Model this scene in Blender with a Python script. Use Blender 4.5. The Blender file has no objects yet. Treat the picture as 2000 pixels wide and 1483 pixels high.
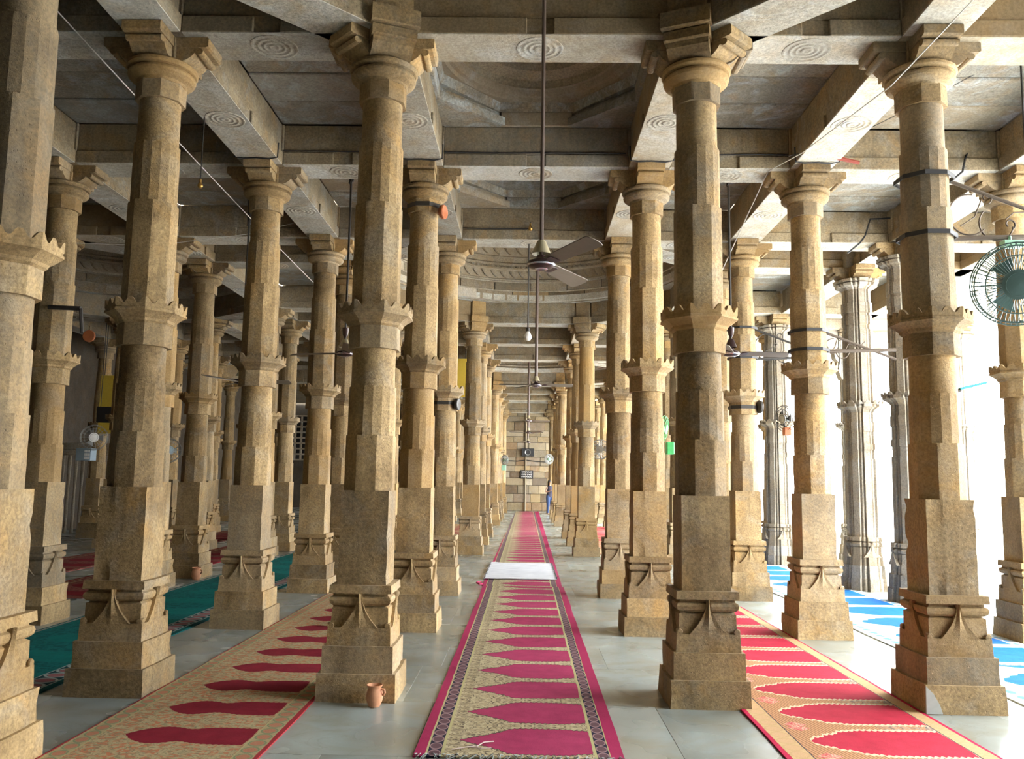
import bpy, math, random
from mathutils import Vector, Matrix, noise
random.seed(7)
C = bpy.context.scene.collection
PI = math.pi

# ------------------------------------------------------------------ camera, world, sun, exposure
F, PIT, YAW, ROL, EYE = 1650.8, .12, .0179, .0154, 1.65
cam = bpy.data.cameras.new('camera')
cam.sensor_width = 36; cam.sensor_fit = 'HORIZONTAL'; cam.lens = F/2000*36; cam.clip_end = 400
co = bpy.data.objects.new('camera', cam); C.objects.link(co)
fw = Vector((-math.sin(YAW)*math.cos(PIT), math.cos(YAW)*math.cos(PIT), math.sin(PIT)))
r0 = Vector((math.cos(YAW), math.sin(YAW), 0)); u0 = r0.cross(fw)
rr = r0*math.cos(ROL)+u0*math.sin(ROL); uu = -r0*math.sin(ROL)+u0*math.cos(ROL)
M = Matrix((rr, uu, -fw)).transposed().to_4x4(); M.translation = Vector((0, 0, EYE))
co.matrix_world = M
bpy.context.scene.camera = co

W = bpy.data.worlds.new('sky'); bpy.context.scene.world = W; W.use_nodes = True
nt = W.node_tree; bg = nt.nodes['Background']
bg.inputs[0].default_value = (.94, .97, 1.0, 1); bg.inputs[1].default_value = 8.8
sd = bpy.data.lights.new('sun', 'SUN'); sd.energy = 5.0; sd.angle = .02; sd.color = (1, .95, .86)
so = bpy.data.objects.new('sun', sd); C.objects.link(so)
so.rotation_euler = Vector((-.35, .45, -1)).to_track_quat('-Z', 'Y').to_euler()
so.location = (20, 0, 30)
vs = bpy.context.scene.view_settings
vs.view_transform = 'Standard'; vs.look = 'None'; vs.gamma = 1; vs.use_curve_mapping = False
vs.exposure = 1.5
bpy.context.scene.cycles.use_denoising = True
bpy.context.scene.cycles.max_bounces = 8
bpy.context.scene.cycles.diffuse_bounces = 3
bpy.context.scene.cycles.sample_clamp_indirect = 12

# ------------------------------------------------------------------ mesh helpers
class MB:
    def __init__(s): s.v = []; s.f = []; s.mi = []; s.cm = 0
    def add(s, vs_, fs):
        o = len(s.v); s.v += [tuple(p) for p in vs_]
        for q in fs: s.f.append([i+o for i in q]); s.mi.append(s.cm)
    def box(s, x0, x1, y0, y1, z0, z1):
        s.add([(x0,y0,z0),(x1,y0,z0),(x1,y1,z0),(x0,y1,z0),(x0,y0,z1),(x1,y0,z1),(x1,y1,z1),(x0,y1,z1)],
              [(0,3,2,1),(4,5,6,7),(0,1,5,4),(1,2,6,5),(2,3,7,6),(3,0,4,7)])
    def bbox(s, x0, x1, y0, y1, z0, z1, b=.006):
        """box with chamfered edges"""
        vs_ = []; idx = {}
        X = (x0, x1); Y = (y0, y1); Z = (z0, z1)
        for i in (0,1):
            for j in (0,1):
                for k in (0,1):
                    sx = b if i == 0 else -b; sy = b if j == 0 else -b; sz = b if k == 0 else -b
                    for a in range(3):
                        p = [X[i]+sx, Y[j]+sy, Z[k]+sz]
                        p[a] = (X[i], Y[j], Z[k])[a]
                        idx[(i,j,k,a)] = len(vs_); vs_.append(p)
        fs = []
        for i in (0,1): fs.append([idx[(i,0,0,0)], idx[(i,1,0,0)], idx[(i,1,1,0)], idx[(i,0,1,0)]])
        for j in (0,1): fs.append([idx[(0,j,0,1)], idx[(1,j,0,1)], idx[(1,j,1,1)], idx[(0,j,1,1)]])
        for k in (0,1): fs.append([idx[(0,0,k,2)], idx[(1,0,k,2)], idx[(1,1,k,2)], idx[(0,1,k,2)]])
        for i in (0,1):
            for j in (0,1): fs.append([idx[(i,j,0,0)], idx[(i,j,1,0)], idx[(i,j,1,1)], idx[(i,j,0,1)]])
            for k in (0,1): fs.append([idx[(i,0,k,0)], idx[(i,1,k,0)], idx[(i,1,k,2)], idx[(i,0,k,2)]])
        for j in (0,1):
            for k in (0,1): fs.append([idx[(0,j,k,1)], idx[(1,j,k,1)], idx[(1,j,k,2)], idx[(0,j,k,2)]])
        for i in (0,1):
            for j in (0,1):
                for k in (0,1): fs.append([idx[(i,j,k,0)], idx[(i,j,k,1)], idx[(i,j,k,2)]])
        s.add(vs_, fs)
    def rings(s, rs, cap0=True, cap1=True, closed=False):
        """rs: list of equal-length loops of points"""
        n = len(rs[0]); vs_ = [p for q in rs for p in q]; fs = []
        for a in range(len(rs)-1):
            for i in range(n):
                j = (i+1) % n
                fs.append((a*n+i, a*n+j, (a+1)*n+j, (a+1)*n+i))
        if cap0: fs.append(tuple(range(n))[::-1])
        if cap1: fs.append(tuple(range((len(rs)-1)*n, len(rs)*n)))
        s.add(vs_, fs)
    def lathe(s, prof, n=32, c=(0,0,0), cap0=False, cap1=False, ax=None):
        rs = []
        for r, z in prof:
            rs.append([(c[0]+r*math.cos(2*PI*i/n), c[1]+r*math.sin(2*PI*i/n), c[2]+z) for i in range(n)])
        if ax is not None:
            q = Vector((0,0,1)).rotation_difference(Vector(ax))
            rs = [[tuple(q @ (Vector(p)-Vector(c)) + Vector(c)) for p in k] for k in rs]
        s.rings(rs, cap0, cap1)
    def tube(s, pts, r, n=8, closed=False):
        P = [Vector(p) for p in pts]; m = len(P); rs = []
        t0 = (P[1]-P[0]).normalized()
        up = Vector((0,0,1)) if abs(t0.z) < .9 else Vector((1,0,0))
        nrm = t0.cross(up).normalized()
        for i in range(m):
            if closed: t = (P[(i+1) % m]-P[i-1]).normalized()
            else: t = (P[min(i+1, m-1)]-P[max(i-1, 0)]).normalized()
            nrm = (nrm - t*nrm.dot(t)).normalized(); b = t.cross(nrm)
            ri = r[i] if isinstance(r, (list, tuple)) else r
            rs.append([tuple(P[i]+(nrm*math.cos(2*PI*k/n)+b*math.sin(2*PI*k/n))*ri) for k in range(n)])
        if closed: rs.append(rs[0])
        s.rings(rs, not closed, not closed)
    def extr(s, poly, fn, a, b):
        """polygon of 2D points, fn(p, t) -> 3D; extruded from a to b"""
        n = len(poly); vs_ = [fn(p, a) for p in poly]+[fn(p, b) for p in poly]
        fs = [tuple(range(n))[::-1], tuple(range(n, 2*n))]
        for i in range(n):
            j = (i+1) % n; fs.append((i, j, n+j, n+i))
        s.add(vs_, fs)
    def mesh(s, name, mats, ang=20):
        me = bpy.data.meshes.new(name)
        me.from_pydata(s.v, [], s.f)
        if not isinstance(mats, (list, tuple)): mats = [mats]
        for m in mats: me.materials.append(m)
        import bmesh
        bm = bmesh.new(); bm.from_mesh(me)
        for f, k in zip(bm.faces, s.mi): f.material_index = k; f.smooth = True
        bmesh.ops.recalc_face_normals(bm, faces=bm.faces)
        bm.to_mesh(me); bm.free()
        me.set_sharp_from_angle(angle=math.radians(ang))
        return me

def link(name, me, parent=None, loc=(0,0,0), rz=0, scale=None):
    o = bpy.data.objects.new(name, me); C.objects.link(o)
    o.location = loc; o.rotation_euler = (0, 0, rz)
    if scale: o.scale = scale
    if parent: o.parent = parent
    return o
def obj(name, mb, mats, parent=None, loc=(0,0,0), rz=0, ang=20):
    return link(name, mb.mesh(name, mats, ang), parent, loc, rz)
def tag(o, label, cat, group=None):
    o['label'] = label; o['category'] = cat
    if group: o['group'] = group
    return o
def thing(name, label, cat, loc=(0,0,0), rz=0, group=None):
    return tag(link(name, None, None, loc, rz), label, cat, group)
def struct(o): o['kind'] = 'structure'; return o
def rays(px, py):
    return fw + rr*((px-1000)/F) - uu*((py-741.5)/F)
def atY(px, py, Y):
    d = rays(px, py); t = Y/d.y; return Vector((d.x*t, Y, EYE+d.z*t))

# ------------------------------------------------------------------ material helpers
class G:
    def __init__(s, name):
        s.mat = bpy.data.materials.new(name); s.mat.use_nodes = True
        s.nt = s.mat.node_tree; s.N = s.nt.nodes; s.L = s.nt.links
        s.b = s.N['Principled BSDF']
    def n(s, t, **kw):
        x = s.N.new(t)
        for k, v in kw.items(): setattr(x, k, v)
        return x
    def put(s, sock, v):
        if hasattr(v, 'links'): s.L.new(v, sock)
        elif isinstance(v, (tuple, list)) and len(v) == 3 and sock.type == 'RGBA': sock.default_value = (*v, 1)
        else: sock.default_value = v
    def m(s, op, a, b=0., c=0.):
        x = s.n('ShaderNodeMath', operation=op)
        s.put(x.inputs[0], a); s.put(x.inputs[1], b); s.put(x.inputs[2], c)
        return x.outputs[0]
    def mix(s, f, a, b, mode='MIX'):
        x = s.n('ShaderNodeMix', data_type='RGBA', blend_type=mode)
        s.put(x.inputs[0], f); s.put(x.inputs[6], a); s.put(x.inputs[7], b)
        return x.outputs[2]
    def noise(s, vec, scale, detail=4., rough=.5, dist=0.):
        x = s.n('ShaderNodeTexNoise')
        s.put(x.inputs['Vector'], vec); x.inputs['Scale'].default_value = scale
        x.inputs['Detail'].default_value = detail; x.inputs['Roughness'].default_value = rough
        x.inputs['Distortion'].default_value = dist
        return x.outputs[0]
    def vor(s, vec, scale, feat='F1'):
        x = s.n('ShaderNodeTexVoronoi', feature=feat)
        s.put(x.inputs['Vector'], vec); x.inputs['Scale'].default_value = scale
        return x.outputs[0]
    def ramp(s, f, stops):
        x = s.n('ShaderNodeValToRGB'); e = x.color_ramp.elements
        while len(e) < len(stops): e.new(.5)
        for k, (p, c) in zip(e, stops):
            k.position = p; k.color = (*c, 1) if isinstance(c, (tuple, list)) else (c, c, c, 1)
        s.put(x.inputs[0], f); return x.outputs[0]
    def comb(s, x_, y_, z_=0.):
        x = s.n('ShaderNodeCombineXYZ')
        for i, v in enumerate((x_, y_, z_)): s.put(x.inputs[i], v)
        return x.outputs[0]
    def sep(s, v):
        x = s.n('ShaderNodeSeparateXYZ'); s.put(x.inputs[0], v); return x.outputs
    def curve(s, f, pts):
        x = s.n('ShaderNodeFloatCurve'); c = x.mapping.curves[0]
        c.points[0].location = pts[0]; c.points[1].location = pts[-1]
        for p in pts[1:-1]: c.points.new(*p)
        for p in c.points: p.handle_type = 'AUTO_CLAMPED'
        x.mapping.update(); s.put(x.inputs['Value'], f); return x.outputs[0]
    def bump(s, h, strength, dist=.01, chain=None):
        x = s.n('ShaderNodeBump'); x.inputs['Strength'].default_value = strength
        x.inputs['Distance'].default_value = dist; s.put(x.inputs['Height'], h)
        if chain is not None: s.L.new(chain, x.inputs['Normal'])
        s.L.new(x.outputs[0], s.b.inputs['Normal']); return x.outputs[0]
    def out(s, col=None, rough=None, metal=None):
        if col is not None: s.put(s.b.inputs['Base Color'], col)
        if rough is not None: s.put(s.b.inputs['Roughness'], rough)
        if metal is not None: s.b.inputs['Metallic'].default_value = metal
        return s.mat

def plain(name, col, rough=.6, metal=0., nz=.12):
    g = G(name); p = g.n('ShaderNodeNewGeometry').outputs['Position']
    f = g.noise(p, 30., 3.)
    c = g.mix(f, tuple(k*(1-nz) for k in col), tuple(min(1, k*(1+nz)) for k in col))
    return g.out(c, rough, metal)

def stone(name, A, B, O, grey=(.34,.33,.30), gamt=.35, pit=1., rough=.85, var=.22):
    g = G(name)
    geo = g.n('ShaderNodeNewGeometry'); pos = geo.outputs['Position']
    rnd = g.n('ShaderNodeObjectInfo').outputs['Random']
    ofs = g.comb(g.m('MULTIPLY', rnd, 37.), g.m('MULTIPLY', rnd, 91.), 0.)
    x = g.n('ShaderNodeVectorMath', operation='ADD'); g.L.new(pos, x.inputs[0]); g.L.new(ofs, x.inputs[1])
    P = x.outputs[0]
    big = g.noise(P, 1.7, 5., .6, .6)
    c = g.mix(g.ramp(big, [(.35, 0.), (.65, 1.)]), B, A)
    och = g.noise(P, 3.1, 4., .55, .3)
    c = g.mix(g.m('MULTIPLY', g.ramp(och, [(.52, 0.), (.70, 1.)]), .65), c, O)
    gr = g.noise(P, 2.3, 6., .65, 1.)
    c = g.mix(g.m('MULTIPLY', g.ramp(gr, [(.50, 0.), (.66, 1.)]), gamt), c, grey)
    # streaks running down the stone
    sx = g.sep(P); st = g.noise(g.comb(g.m('MULTIPLY', sx[0], 9.), g.m('MULTIPLY', sx[1], 9.), g.m('MULTIPLY', sx[2], .7)), 1.6, 4., .6)
    c = g.mix(g.m('MULTIPLY', g.ramp(st, [(.52, 0.), (.75, 1.)]), .35), c, tuple(k*.45 for k in B))
    fine = g.noise(P, 42., 6., .75)
    c = g.mix(.55, c, g.mix(1., c, g.ramp(fine, [(.35, .25), (.65, 1.4)]), 'MULTIPLY'))
    r2 = g.m('FRACT', g.m('MULTIPLY', rnd, 17.3))
    c = g.mix(g.m('MULTIPLY', g.ramp(r2, [(.78, 0.), (.95, 1.)]), .40), c, O)
    c = g.mix(g.m('MULTIPLY', g.ramp(r2, [(.05, 1.), (.25, 0.)]), .20), c, grey)
    v = g.m('ADD', 1-var, g.m('MULTIPLY', rnd, 2*var))
    c = g.mix(1., c, g.comb(v, v, v), 'MULTIPLY')
    pv = g.n('ShaderNodeVectorMath', operation='MULTIPLY'); g.L.new(P, pv.inputs[0]); pv.inputs[1].default_value = (1.25, 1.25, .8)
    pits = g.vor(pv.outputs[0], 44.)
    ph = g.ramp(pits, [(.05, 0.), (.22, 1.)])
    pm = g.ramp(g.noise(P, 3., 2.), [(.40, 0.), (.6, 1.)])
    h = g.m('ADD', g.m('MULTIPLY', g.m('MAXIMUM', ph, g.m('SUBTRACT', 1., pm)), .6*pit), g.m('ADD', g.m('MULTIPLY', fine, 1.0), g.m('MULTIPLY', g.noise(P, 14., 4., .6), .35)))
    g.bump(h, .6, .009)
    return g.out(c, rough)

STONE = stone('sandstone', (.41,.29,.14), (.22,.145,.062), (.41,.24,.075), (.30,.285,.24), .35, pit=1.6, var=.24)
BEAM = stone('beam_stone', (.31,.25,.155), (.19,.145,.085), (.32,.20,.075), (.27,.27,.245), .55, .7)
LIME = stone('limewashed_stone', (.50,.48,.41), (.38,.34,.26), (.44,.34,.20), (.54,.57,.56), .7, .9)
SLABM = stone('ceiling_slab_stone', (.30,.285,.235), (.20,.17,.125), (.33,.23,.12), (.36,.40,.41), .8, .5)
DOMEM = stone('dome_stone', (.37,.30,.20), (.25,.20,.13), (.36,.24,.11), (.33,.33,.31), .5, .5)
PALE = stone('pale_carved_stone', (.47,.41,.31), (.35,.29,.20), (.42,.32,.19), (.44,.44,.42), .5, .5)
GREYST = stone('grey_weathered_stone', (.30,.26,.20), (.19,.155,.11), (.30,.22,.12), (.28,.28,.26), .5, .5)
DARKST = stone('painted_shade_stone', (.13,.10,.065), (.08,.06,.04), (.12,.08,.04), (.10,.10,.09), .5, .5)  # shade of the unlit left hall put into the stone colour; also cuts bounce
WALLST = [stone('wall_block_stone%d' % i, a, b, o, var=.3) for i, (a, b, o) in enumerate((
    ((.36,.28,.16), (.27,.20,.11), (.34,.24,.11)), ((.27,.19,.11), (.20,.14,.08), (.30,.18,.08)), ((.40,.33,.22), (.32,.26,.17), (.36,.27,.14))))]

def floor_mat():
    g = G('polished_marble'); pos = g.n('ShaderNodeNewGeometry').outputs['Position']
    rnd = g.n('ShaderNodeObjectInfo').outputs['Random']
    ofs = g.comb(g.m('MULTIPLY', rnd, 13.), g.m('MULTIPLY', rnd, 29.), 0.)
    x = g.n('ShaderNodeVectorMath', operation='ADD'); g.L.new(pos, x.inputs[0]); g.L.new(ofs, x.inputs[1]); P = x.outputs[0]
    a = g.noise(P, .9, 3., .5, .3)
    c = g.ramp(a, [(.30, (.21,.225,.195)), (.70, (.36,.42,.41))])
    b_ = g.noise(P, 2.2, 5., .55, .8)
    c = g.mix(g.m('MULTIPLY', g.ramp(b_, [(.42, 0.), (.72, 1.)]), .6), c, (.24,.21,.14))
    v = g.noise(P, 1.4, 5., .6, 1.2)
    c = g.mix(g.m('MULTIPLY', g.ramp(v, [(.485, 0.), (.5, 1.), (.515, 0.)]), .18), c, (.18,.17,.13))
    v2 = g.m('ADD', .9, g.m('MULTIPLY', rnd, .2)); c = g.mix(1., c, g.comb(v2, v2, v2), 'MULTIPLY')
    g.bump(g.noise(P, 2.5, 1.), .05, .006)
    r = g.m('ADD', .17, g.m('MULTIPLY', g.noise(P, 1.5, 2., .5), .2))
    return g.out(c, r)
MARBLE = floor_mat()
GROUT = plain('floor_joint', (.24,.25,.21), .9)

IRON = plain('painted_iron', (.05,.045,.04), .5, .4)
RUST = plain('rusty_iron', (.13,.10,.075), .6, .3)
RODM = plain('dusty_rod', (.12,.085,.07), .5, .2)
BROWNM = plain('brown_enamel', (.055,.03,.03), .3, .3)
CREAMM = plain('cream_enamel', (.42,.37,.24), .35)
BLADE = plain('dusty_fan_blade', (.19,.155,.115), .55)
CHROME = plain('chrome_trim', (.6,.58,.65), .25, .9)
BLACK = plain('black_cable', (.02,.02,.022), .6)
WIREW = plain('pale_wire', (.62,.60,.55), .5)
WHITE = plain('white_glass', (.85,.85,.82), .2)
BRASS = plain('brass', (.45,.26,.07), .35, .8)
GREEN = plain('green_enamel', (.10,.50,.16), .4)
GREENP = plain('pale_green_enamel', (.35,.62,.45), .4)
STEEL = plain('grey_steel', (.30,.31,.30), .4, .6)
TEALM = plain('dull_teal_enamel', (.10,.17,.16), .4, .3)
ORANGE = plain('orange_enamel', (.42,.13,.05), .5)
YELLOW = plain('yellow_board', (.75,.55,.07), .6)
REDB = plain('red_bar', (.30,.06,.04), .6)
SKIN = plain('skin', (.42,.25,.16), .55)
HAIR = plain('dark_hair', (.02,.013,.01), .5)
TOP = plain('dark_top', (.03,.025,.045), .8)
JEANS = plain('blue_denim', (.035,.065,.16), .85)
CLAY = plain('terracotta', (.62,.30,.16), .75, 0, .2)
CLAYD = plain('dark_terracotta', (.20,.07,.03), .8)
PAVE = plain('courtyard_paving', (.72,.70,.66), .8)
BLUEM = plain('cyan_sheet', (.10,.50,.75), .5)
GREYBOARD = plain('grey_blue_board', (.25,.33,.38), .6)

# ------------------------------------------------------------------ column pieces
def rad(shape, ap, th):
    if shape == 'r': return ap
    if shape == 'star':        # rotated squares with stepped corners: plan of the carved piers
        a = abs((th + PI/8) % (PI/4) - PI/8)
        if a < math.radians(12): return ap*1.04/math.cos(a)
        if a < math.radians(17): return ap*.90
        if a < math.radians(20): return ap*.97
        return ap*1.0
    n = {'s': 4, 'o': 8, 'x': 16}[shape]
    a = (th + PI/n) % (2*PI/n) - PI/n
    return ap/math.cos(a)
def stack(mb, st, N=64, res=.07, seed=None, amp=.0012):
    """st: list of (z, apothem, shape); a solid built of rings"""
    rs = []
    for k in range(len(st)):
        z, ap, sh = st[k]
        if k and res:
            z0, a0, s0 = st[k-1]
            if z-z0 > res*1.5 and s0 == sh:
                m = int((z-z0)/res)
                for q in range(1, m): 
                    t = q/m; rs.append((z0+(z-z0)*t, a0+(ap-a0)*t, sh))
        rs.append((z, ap, sh))
    L = []
    for z, ap, sh in rs:
        loop = []
        for i in range(N):
            th = 2*PI*i/N
            r = rad(sh, ap, th)
            cr = r/ap-1
            if sh in 'so' and cr > .06: r -= .006*min(1, cr/.3)
            x, y = r*math.cos(th), r*math.sin(th)
            if seed is not None:
                v = Vector((x*3+seed*7.3, y*3, z*3))
                d = amp*noise.noise(v*3)*1.5+amp*noise.noise(v*9)
                e = noise.noise(Vector((x*5+seed, y*5+3, z*7)))
                if cr > .05: d -= max(0, e-.22)*.045*min(1, cr/.3)
                x *= 1+d/r; y *= 1+d/r
            loop.append((x, y, z))
        L.append(loop)
    mb.rings(L)

def fin(mb, H):
    """curved pointed ornament on one face of the pedestal (face normal -Y at y=-H)"""
    zt, zb = .785, .531
    pts = []
    for k in range(9):
        t = k/8; w = .013+.128*(t**2.0); pts.append((w, zt-(zt-zb)*t))
    L = [(-w, z) for w, z in pts]; R_ = [(w, z) for w, z in pts]
    vs_ = []; fs = []
    for (w, z) in pts:
        t = (zt-z)/(zt-zb); f_ = H+.026-.002*t; r_ = f_+.016*(1-t*.9)
        vs_ += [(-w, -H+.02, z), (-w, -f_, z), (-w*.55, -f_+.004, z), (0, -r_, z), (w*.55, -f_+.004, z), (w, -f_, z), (w, -H+.02, z)]
    for k in range(8):
        a = k*7; b = a+7
        for q in range(6): fs.append((a+q, a+q+1, b+q+1, b+q))
    fs += [tuple(range(7)), tuple(range(62, 55, -1))]
    return vs_, fs
def add_rot(mb, vs_, fs, k):
    c, s_ = ((1,0),(0,1),(-1,0),(0,-1))[k]
    mb.add([(x*c-y*s_, x*s_+y*c, z) for x, y, z in vs_], fs)

def crest(mb, r, z0, zlo, zhi, n=64, t=.04):
    out0, out1, in1, in0 = [], [], [], []
    for i in range(n):
        th = 2*PI*i/n
        q = (th/(2*PI/16)) % 1.0
        zz = zhi-(zhi-zlo)*math.sqrt(max(0, 1-((q-.5)/.27)**2))
        for lst, rf, z in ((out0, r, z0), (out1, r+.002, zz), (in1, r-t*.55, zz-.002), (in0, r-t, z0)):
            R_ = rad('o', rf, th); lst.append((R_*math.cos(th), R_*math.sin(th), z))
    mb.rings([out0, out1, in1, in0], False, False)

def column_parts(hi, seed, star=False):
    N = 96 if star else 64 if hi else 32
    sd_ = seed if hi else None; res = .07 if hi else None
    P = []
    def part(name, fn):
        mb = MB(); fn(mb); P.append((name, mb.mesh(name, GREYST if star else STONE, 14 if N == 32 else 10 if N == 64 else 7)))
    if star:
        k = 1.18
        part('plinth', lambda m: stack(m, [(0,.36,'star'),(.20,.355,'star')], N, None))
        part('plinth_course', lambda m: stack(m, [(.20,.34,'star'),(.40,.33,'star')], N, None))
        def ped(m):
            stack(m, [(.40,.31,'star'),(.55,.30,'star'),(.55,.285,'star'),(.69,.28,'star'),(.69,.26,'star'),(.705,.29,'star'),(.74,.30,'star'),(.765,.285,'star'),(.77,.26,'star'),(.785,.26,'star'),(.785,.30,'star'),(.845,.29,'star')], N, None)
            for q in range(4):
                v, f = fin(m, .29); add_rot(m, v, f, q)
        part('pedestal', ped)
        part('lower_shaft', lambda m: stack(m, [(.845,.245,'star'),(2.1,.24,'star'),(2.1,.225,'star'),(2.25,.225,'star'),(2.25,.24,'star'),(2.35,.24,'star'),(2.35,.225,'star'),(2.55,.225,'star'),(2.55,.24,'star'),(2.70,.24,'star'),(2.70,.225,'star'),(2.88,.225,'star')], N, None))
        def col_(m):
            stack(m, [(2.85,.22,'star'),(2.90,.25,'star'),(2.94,.31,'star'),(2.95,.335,'star'),(3.0,.335,'star'),(3.0,.20,'star')], N, None)
            crest(m, .34, 2.99, 3.0, 3.05, 128)
        part('collar', col_)
        part('upper_shaft', lambda m: stack(m, [(3.0,.235,'star'),(4.25,.23,'star'),(4.25,.215,'star'),(4.33,.215,'star'),(4.33,.23,'star'),(4.48,.23,'star'),(4.48,.215,'star'),(4.53,.215,'star'),(4.53,.235,'star'),(4.70,.235,'star'),(4.70,.215,'star'),(4.93,.215,'star')], N, None))
        part('capital', lambda m: stack(m, [(4.92,.2,'star'),(4.93,.23,'star'),(4.96,.25,'star'),(4.98,.31,'star'),(5.02,.33,'star'),(5.035,.28,'star'),(5.05,.34,'star'),(5.085,.35,'star'),(5.10,.30,'star')], N, None))
        return P
    part('plinth', lambda m: stack(m, [(0,.303,'s'),(.205,.299,'s')], N, res, sd_))
    part('plinth_course', lambda m: stack(m, [(.205,.274,'s'),(.40,.271,'s')], N, res, sd_))
    def ped(m):
        stack(m, [(.40,.247,'s'),(.531,.243,'s')], N, res, sd_)
        stack(m, [(.531,.221,'s'),(.675,.219,'s'),(.69,.196,'s'),(.695,.215,'s'),(.71,.232,'s'),(.735,.238,'s'),(.755,.232,'s'),(.765,.212,'s'),(.785,.21,'s'),(.785,.243,'s'),(.845,.238,'s')], N, None, None)
        for q in range(4):
            v, f = fin(m, .219); add_rot(m, v, f, q)
            # little curls at the corners
            for sx in (-1, 1):
                mb2 = MB(); mb2.lathe([(.0,-.012),(.022,-.010),(.026,0),(.022,.010),(0,.012)], 10, (sx*.215, -.228, .545), ax=(0,-1,0))
                add_rot(m, mb2.v, mb2.f, q)
    part('pedestal', ped)
    part('square_shaft', lambda m: stack(m, [(.845,.191,'s'),(1.562,.190,'s')], N, res, sd_))
    part('lower_shaft', lambda m: stack(m, [(1.562,.190,'o'),(1.995,.189,'o'),(1.995,.187,'x'),(2.385,.184,'x'),(2.385,.175,'r'),(2.69,.173,'r')], N, res, sd_))
    part('neck_block', lambda m: stack(m, [(2.69,.199,'o'),(2.875,.196,'o')], N, res, sd_))
    def col_(m):
        stack(m, [(2.870,.198,'o'),(2.885,.215,'o'),(2.905,.222,'o'),(2.93,.25,'o'),(2.95,.282,'o'),(2.955,.292,'o'),(2.972,.292,'o'),(2.975,.284,'o'),(3.0,.288,'o'),(3.0,.18,'o')], N, None, None)
        crest(m, .288, 2.99, 3.008, 3.056, 2*N, .05)
    part('collar', col_)
    part('upper_shaft', lambda m: stack(m, [(3.0,.186,'o'),(3.89,.184,'o'),(3.89,.182,'x'),(4.395,.180,'x'),(4.395,.167,'r'),(4.775,.165,'r')], N, res, sd_))
    part('neck_band', lambda m: stack(m, [(4.775,.187,'o'),(4.93,.187,'o')], N, res, sd_))
    def cap_(m):
        m.lathe([(.16,4.92),(.195,4.925),(.205,4.945),(.215,4.95),(.245,4.965),(.266,4.985),(.272,5.005),(.264,5.024),(.245,5.034),(.243,5.040),(.272,5.046),(.286,5.060),(.286,5.080),(.268,5.097),(.2,5.10)], N, cap0=True, cap1=True)
    part('capital', cap_)
    return P

def bracket_mesh(ln=.44, hw=.145, top=5.30):
    mb = MB()
    def fnA(p, t): return (t, -p[0], p[1])
    poly = [(.10,5.09),(.215,5.095),(.262,5.112),(.30,5.14),(.322,5.168),(.333,5.172)]
    for k in range(9):
        a = -PI*.75+PI*1.25*k/8
        poly.append((.362+.032*math.cos(a), 5.182+.028*math.sin(a)))
    poly += [(.345,5.212),(.10,5.212)]
    mb.extr(poly, fnA, -hw, hw)
    mb.extr([(.10,5.212),(ln-.018,5.212),(ln,5.222),(ln,top-.008),(ln-.01,top),(.10,top)], fnA, -hw-.012, hw+.012)
    return mb.mesh('bracket', STONE, 25)
def block_mesh():
    mb = MB(); mb.bbox(-.17,.17,-.17,.17,5.095,5.298); return mb.mesh('bracket_core', STONE)
def tall_bracket_mesh():
    mb = MB()
    def fnA(p, t): return (t, -p[0], p[1])
    mb.extr([(.10,5.09),(.22,5.095),(.29,5.12),(.34,5.17),(.35,5.21),(.10,5.21)], fnA, -.17, .17)
    mb.extr([(.10,5.212),(.375,5.212),(.385,5.22),(.385,5.292),(.10,5.30)], fnA, -.185, .185)
    mb.extr([(.10,5.30),(.42,5.302),(.43,5.31),(.43,5.44),(.10,5.455)], fnA, -.20, .20)
    mb.extr([(.10,5.457),(.33,5.457),(.33,5.80),(.10,5.80)], fnA, -.16, .16)
    return mb.mesh('dome_bracket', STONE, 25)

VAR = [column_parts(True, 3), column_parts(True, 11), column_parts(True, 23)]
LOW = column_parts(False, 0); STAR = column_parts(False, 0, True)
BR = bracket_mesh(); BC = block_mesh(); TB = tall_bracket_mesh()
ncol = [0]
GRP_L = {}
def column(x, y, label, group, star=False, arms=(0,1,2,3), centre=None, diag=None):
    t = thing('stone_column', label, 'column', (x, y, 0), 0, group); t['kind'] = 'thing'
    d = math.hypot(x, y)
    P = STAR if star else (VAR[ncol[0] % 3] if d < 14 else LOW)
    ncol[0] += 1
    for n, me in P: link(n, me, t)
    link('bracket_core', BC, t)
    for a in arms: link('bracket', BR, t, rz=a*PI/2)
    if diag is not None: link('bracket', BR, t, rz=diag)
    if centre is not None: link('dome_bracket', TB, t, rz=centre)
    return t

XC = [-3.139, -1.247, 1.388, 3.257]
XL = [-11.45, -9.50, -7.45, -5.59]
XR = [5.66, 7.50]
ZB = [[.35, 1.9, 4.88, 6.79], [12.72, 14.24, 18.10, 19.57], [25.5, 27.0, 30.85, 32.35], [38.3, 39.8, 43.6, 45.1]]
ZM = [9.73, 22.53, 35.3]
WALLY = 48.3
ORD = ['first', 'second', 'third', 'fourth', 'fifth', 'sixth', 'seventh', 'eighth', 'ninth', 'tenth', 'eleventh', 'twelfth', 'thirteenth', 'fourteenth', 'fifteenth', 'sixteenth', 'seventeenth', 'eighteenth']
def rot_to(dx, dy): return math.atan2(dx, -dy)      # rotation taking -Y to (dx,dy)

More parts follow.
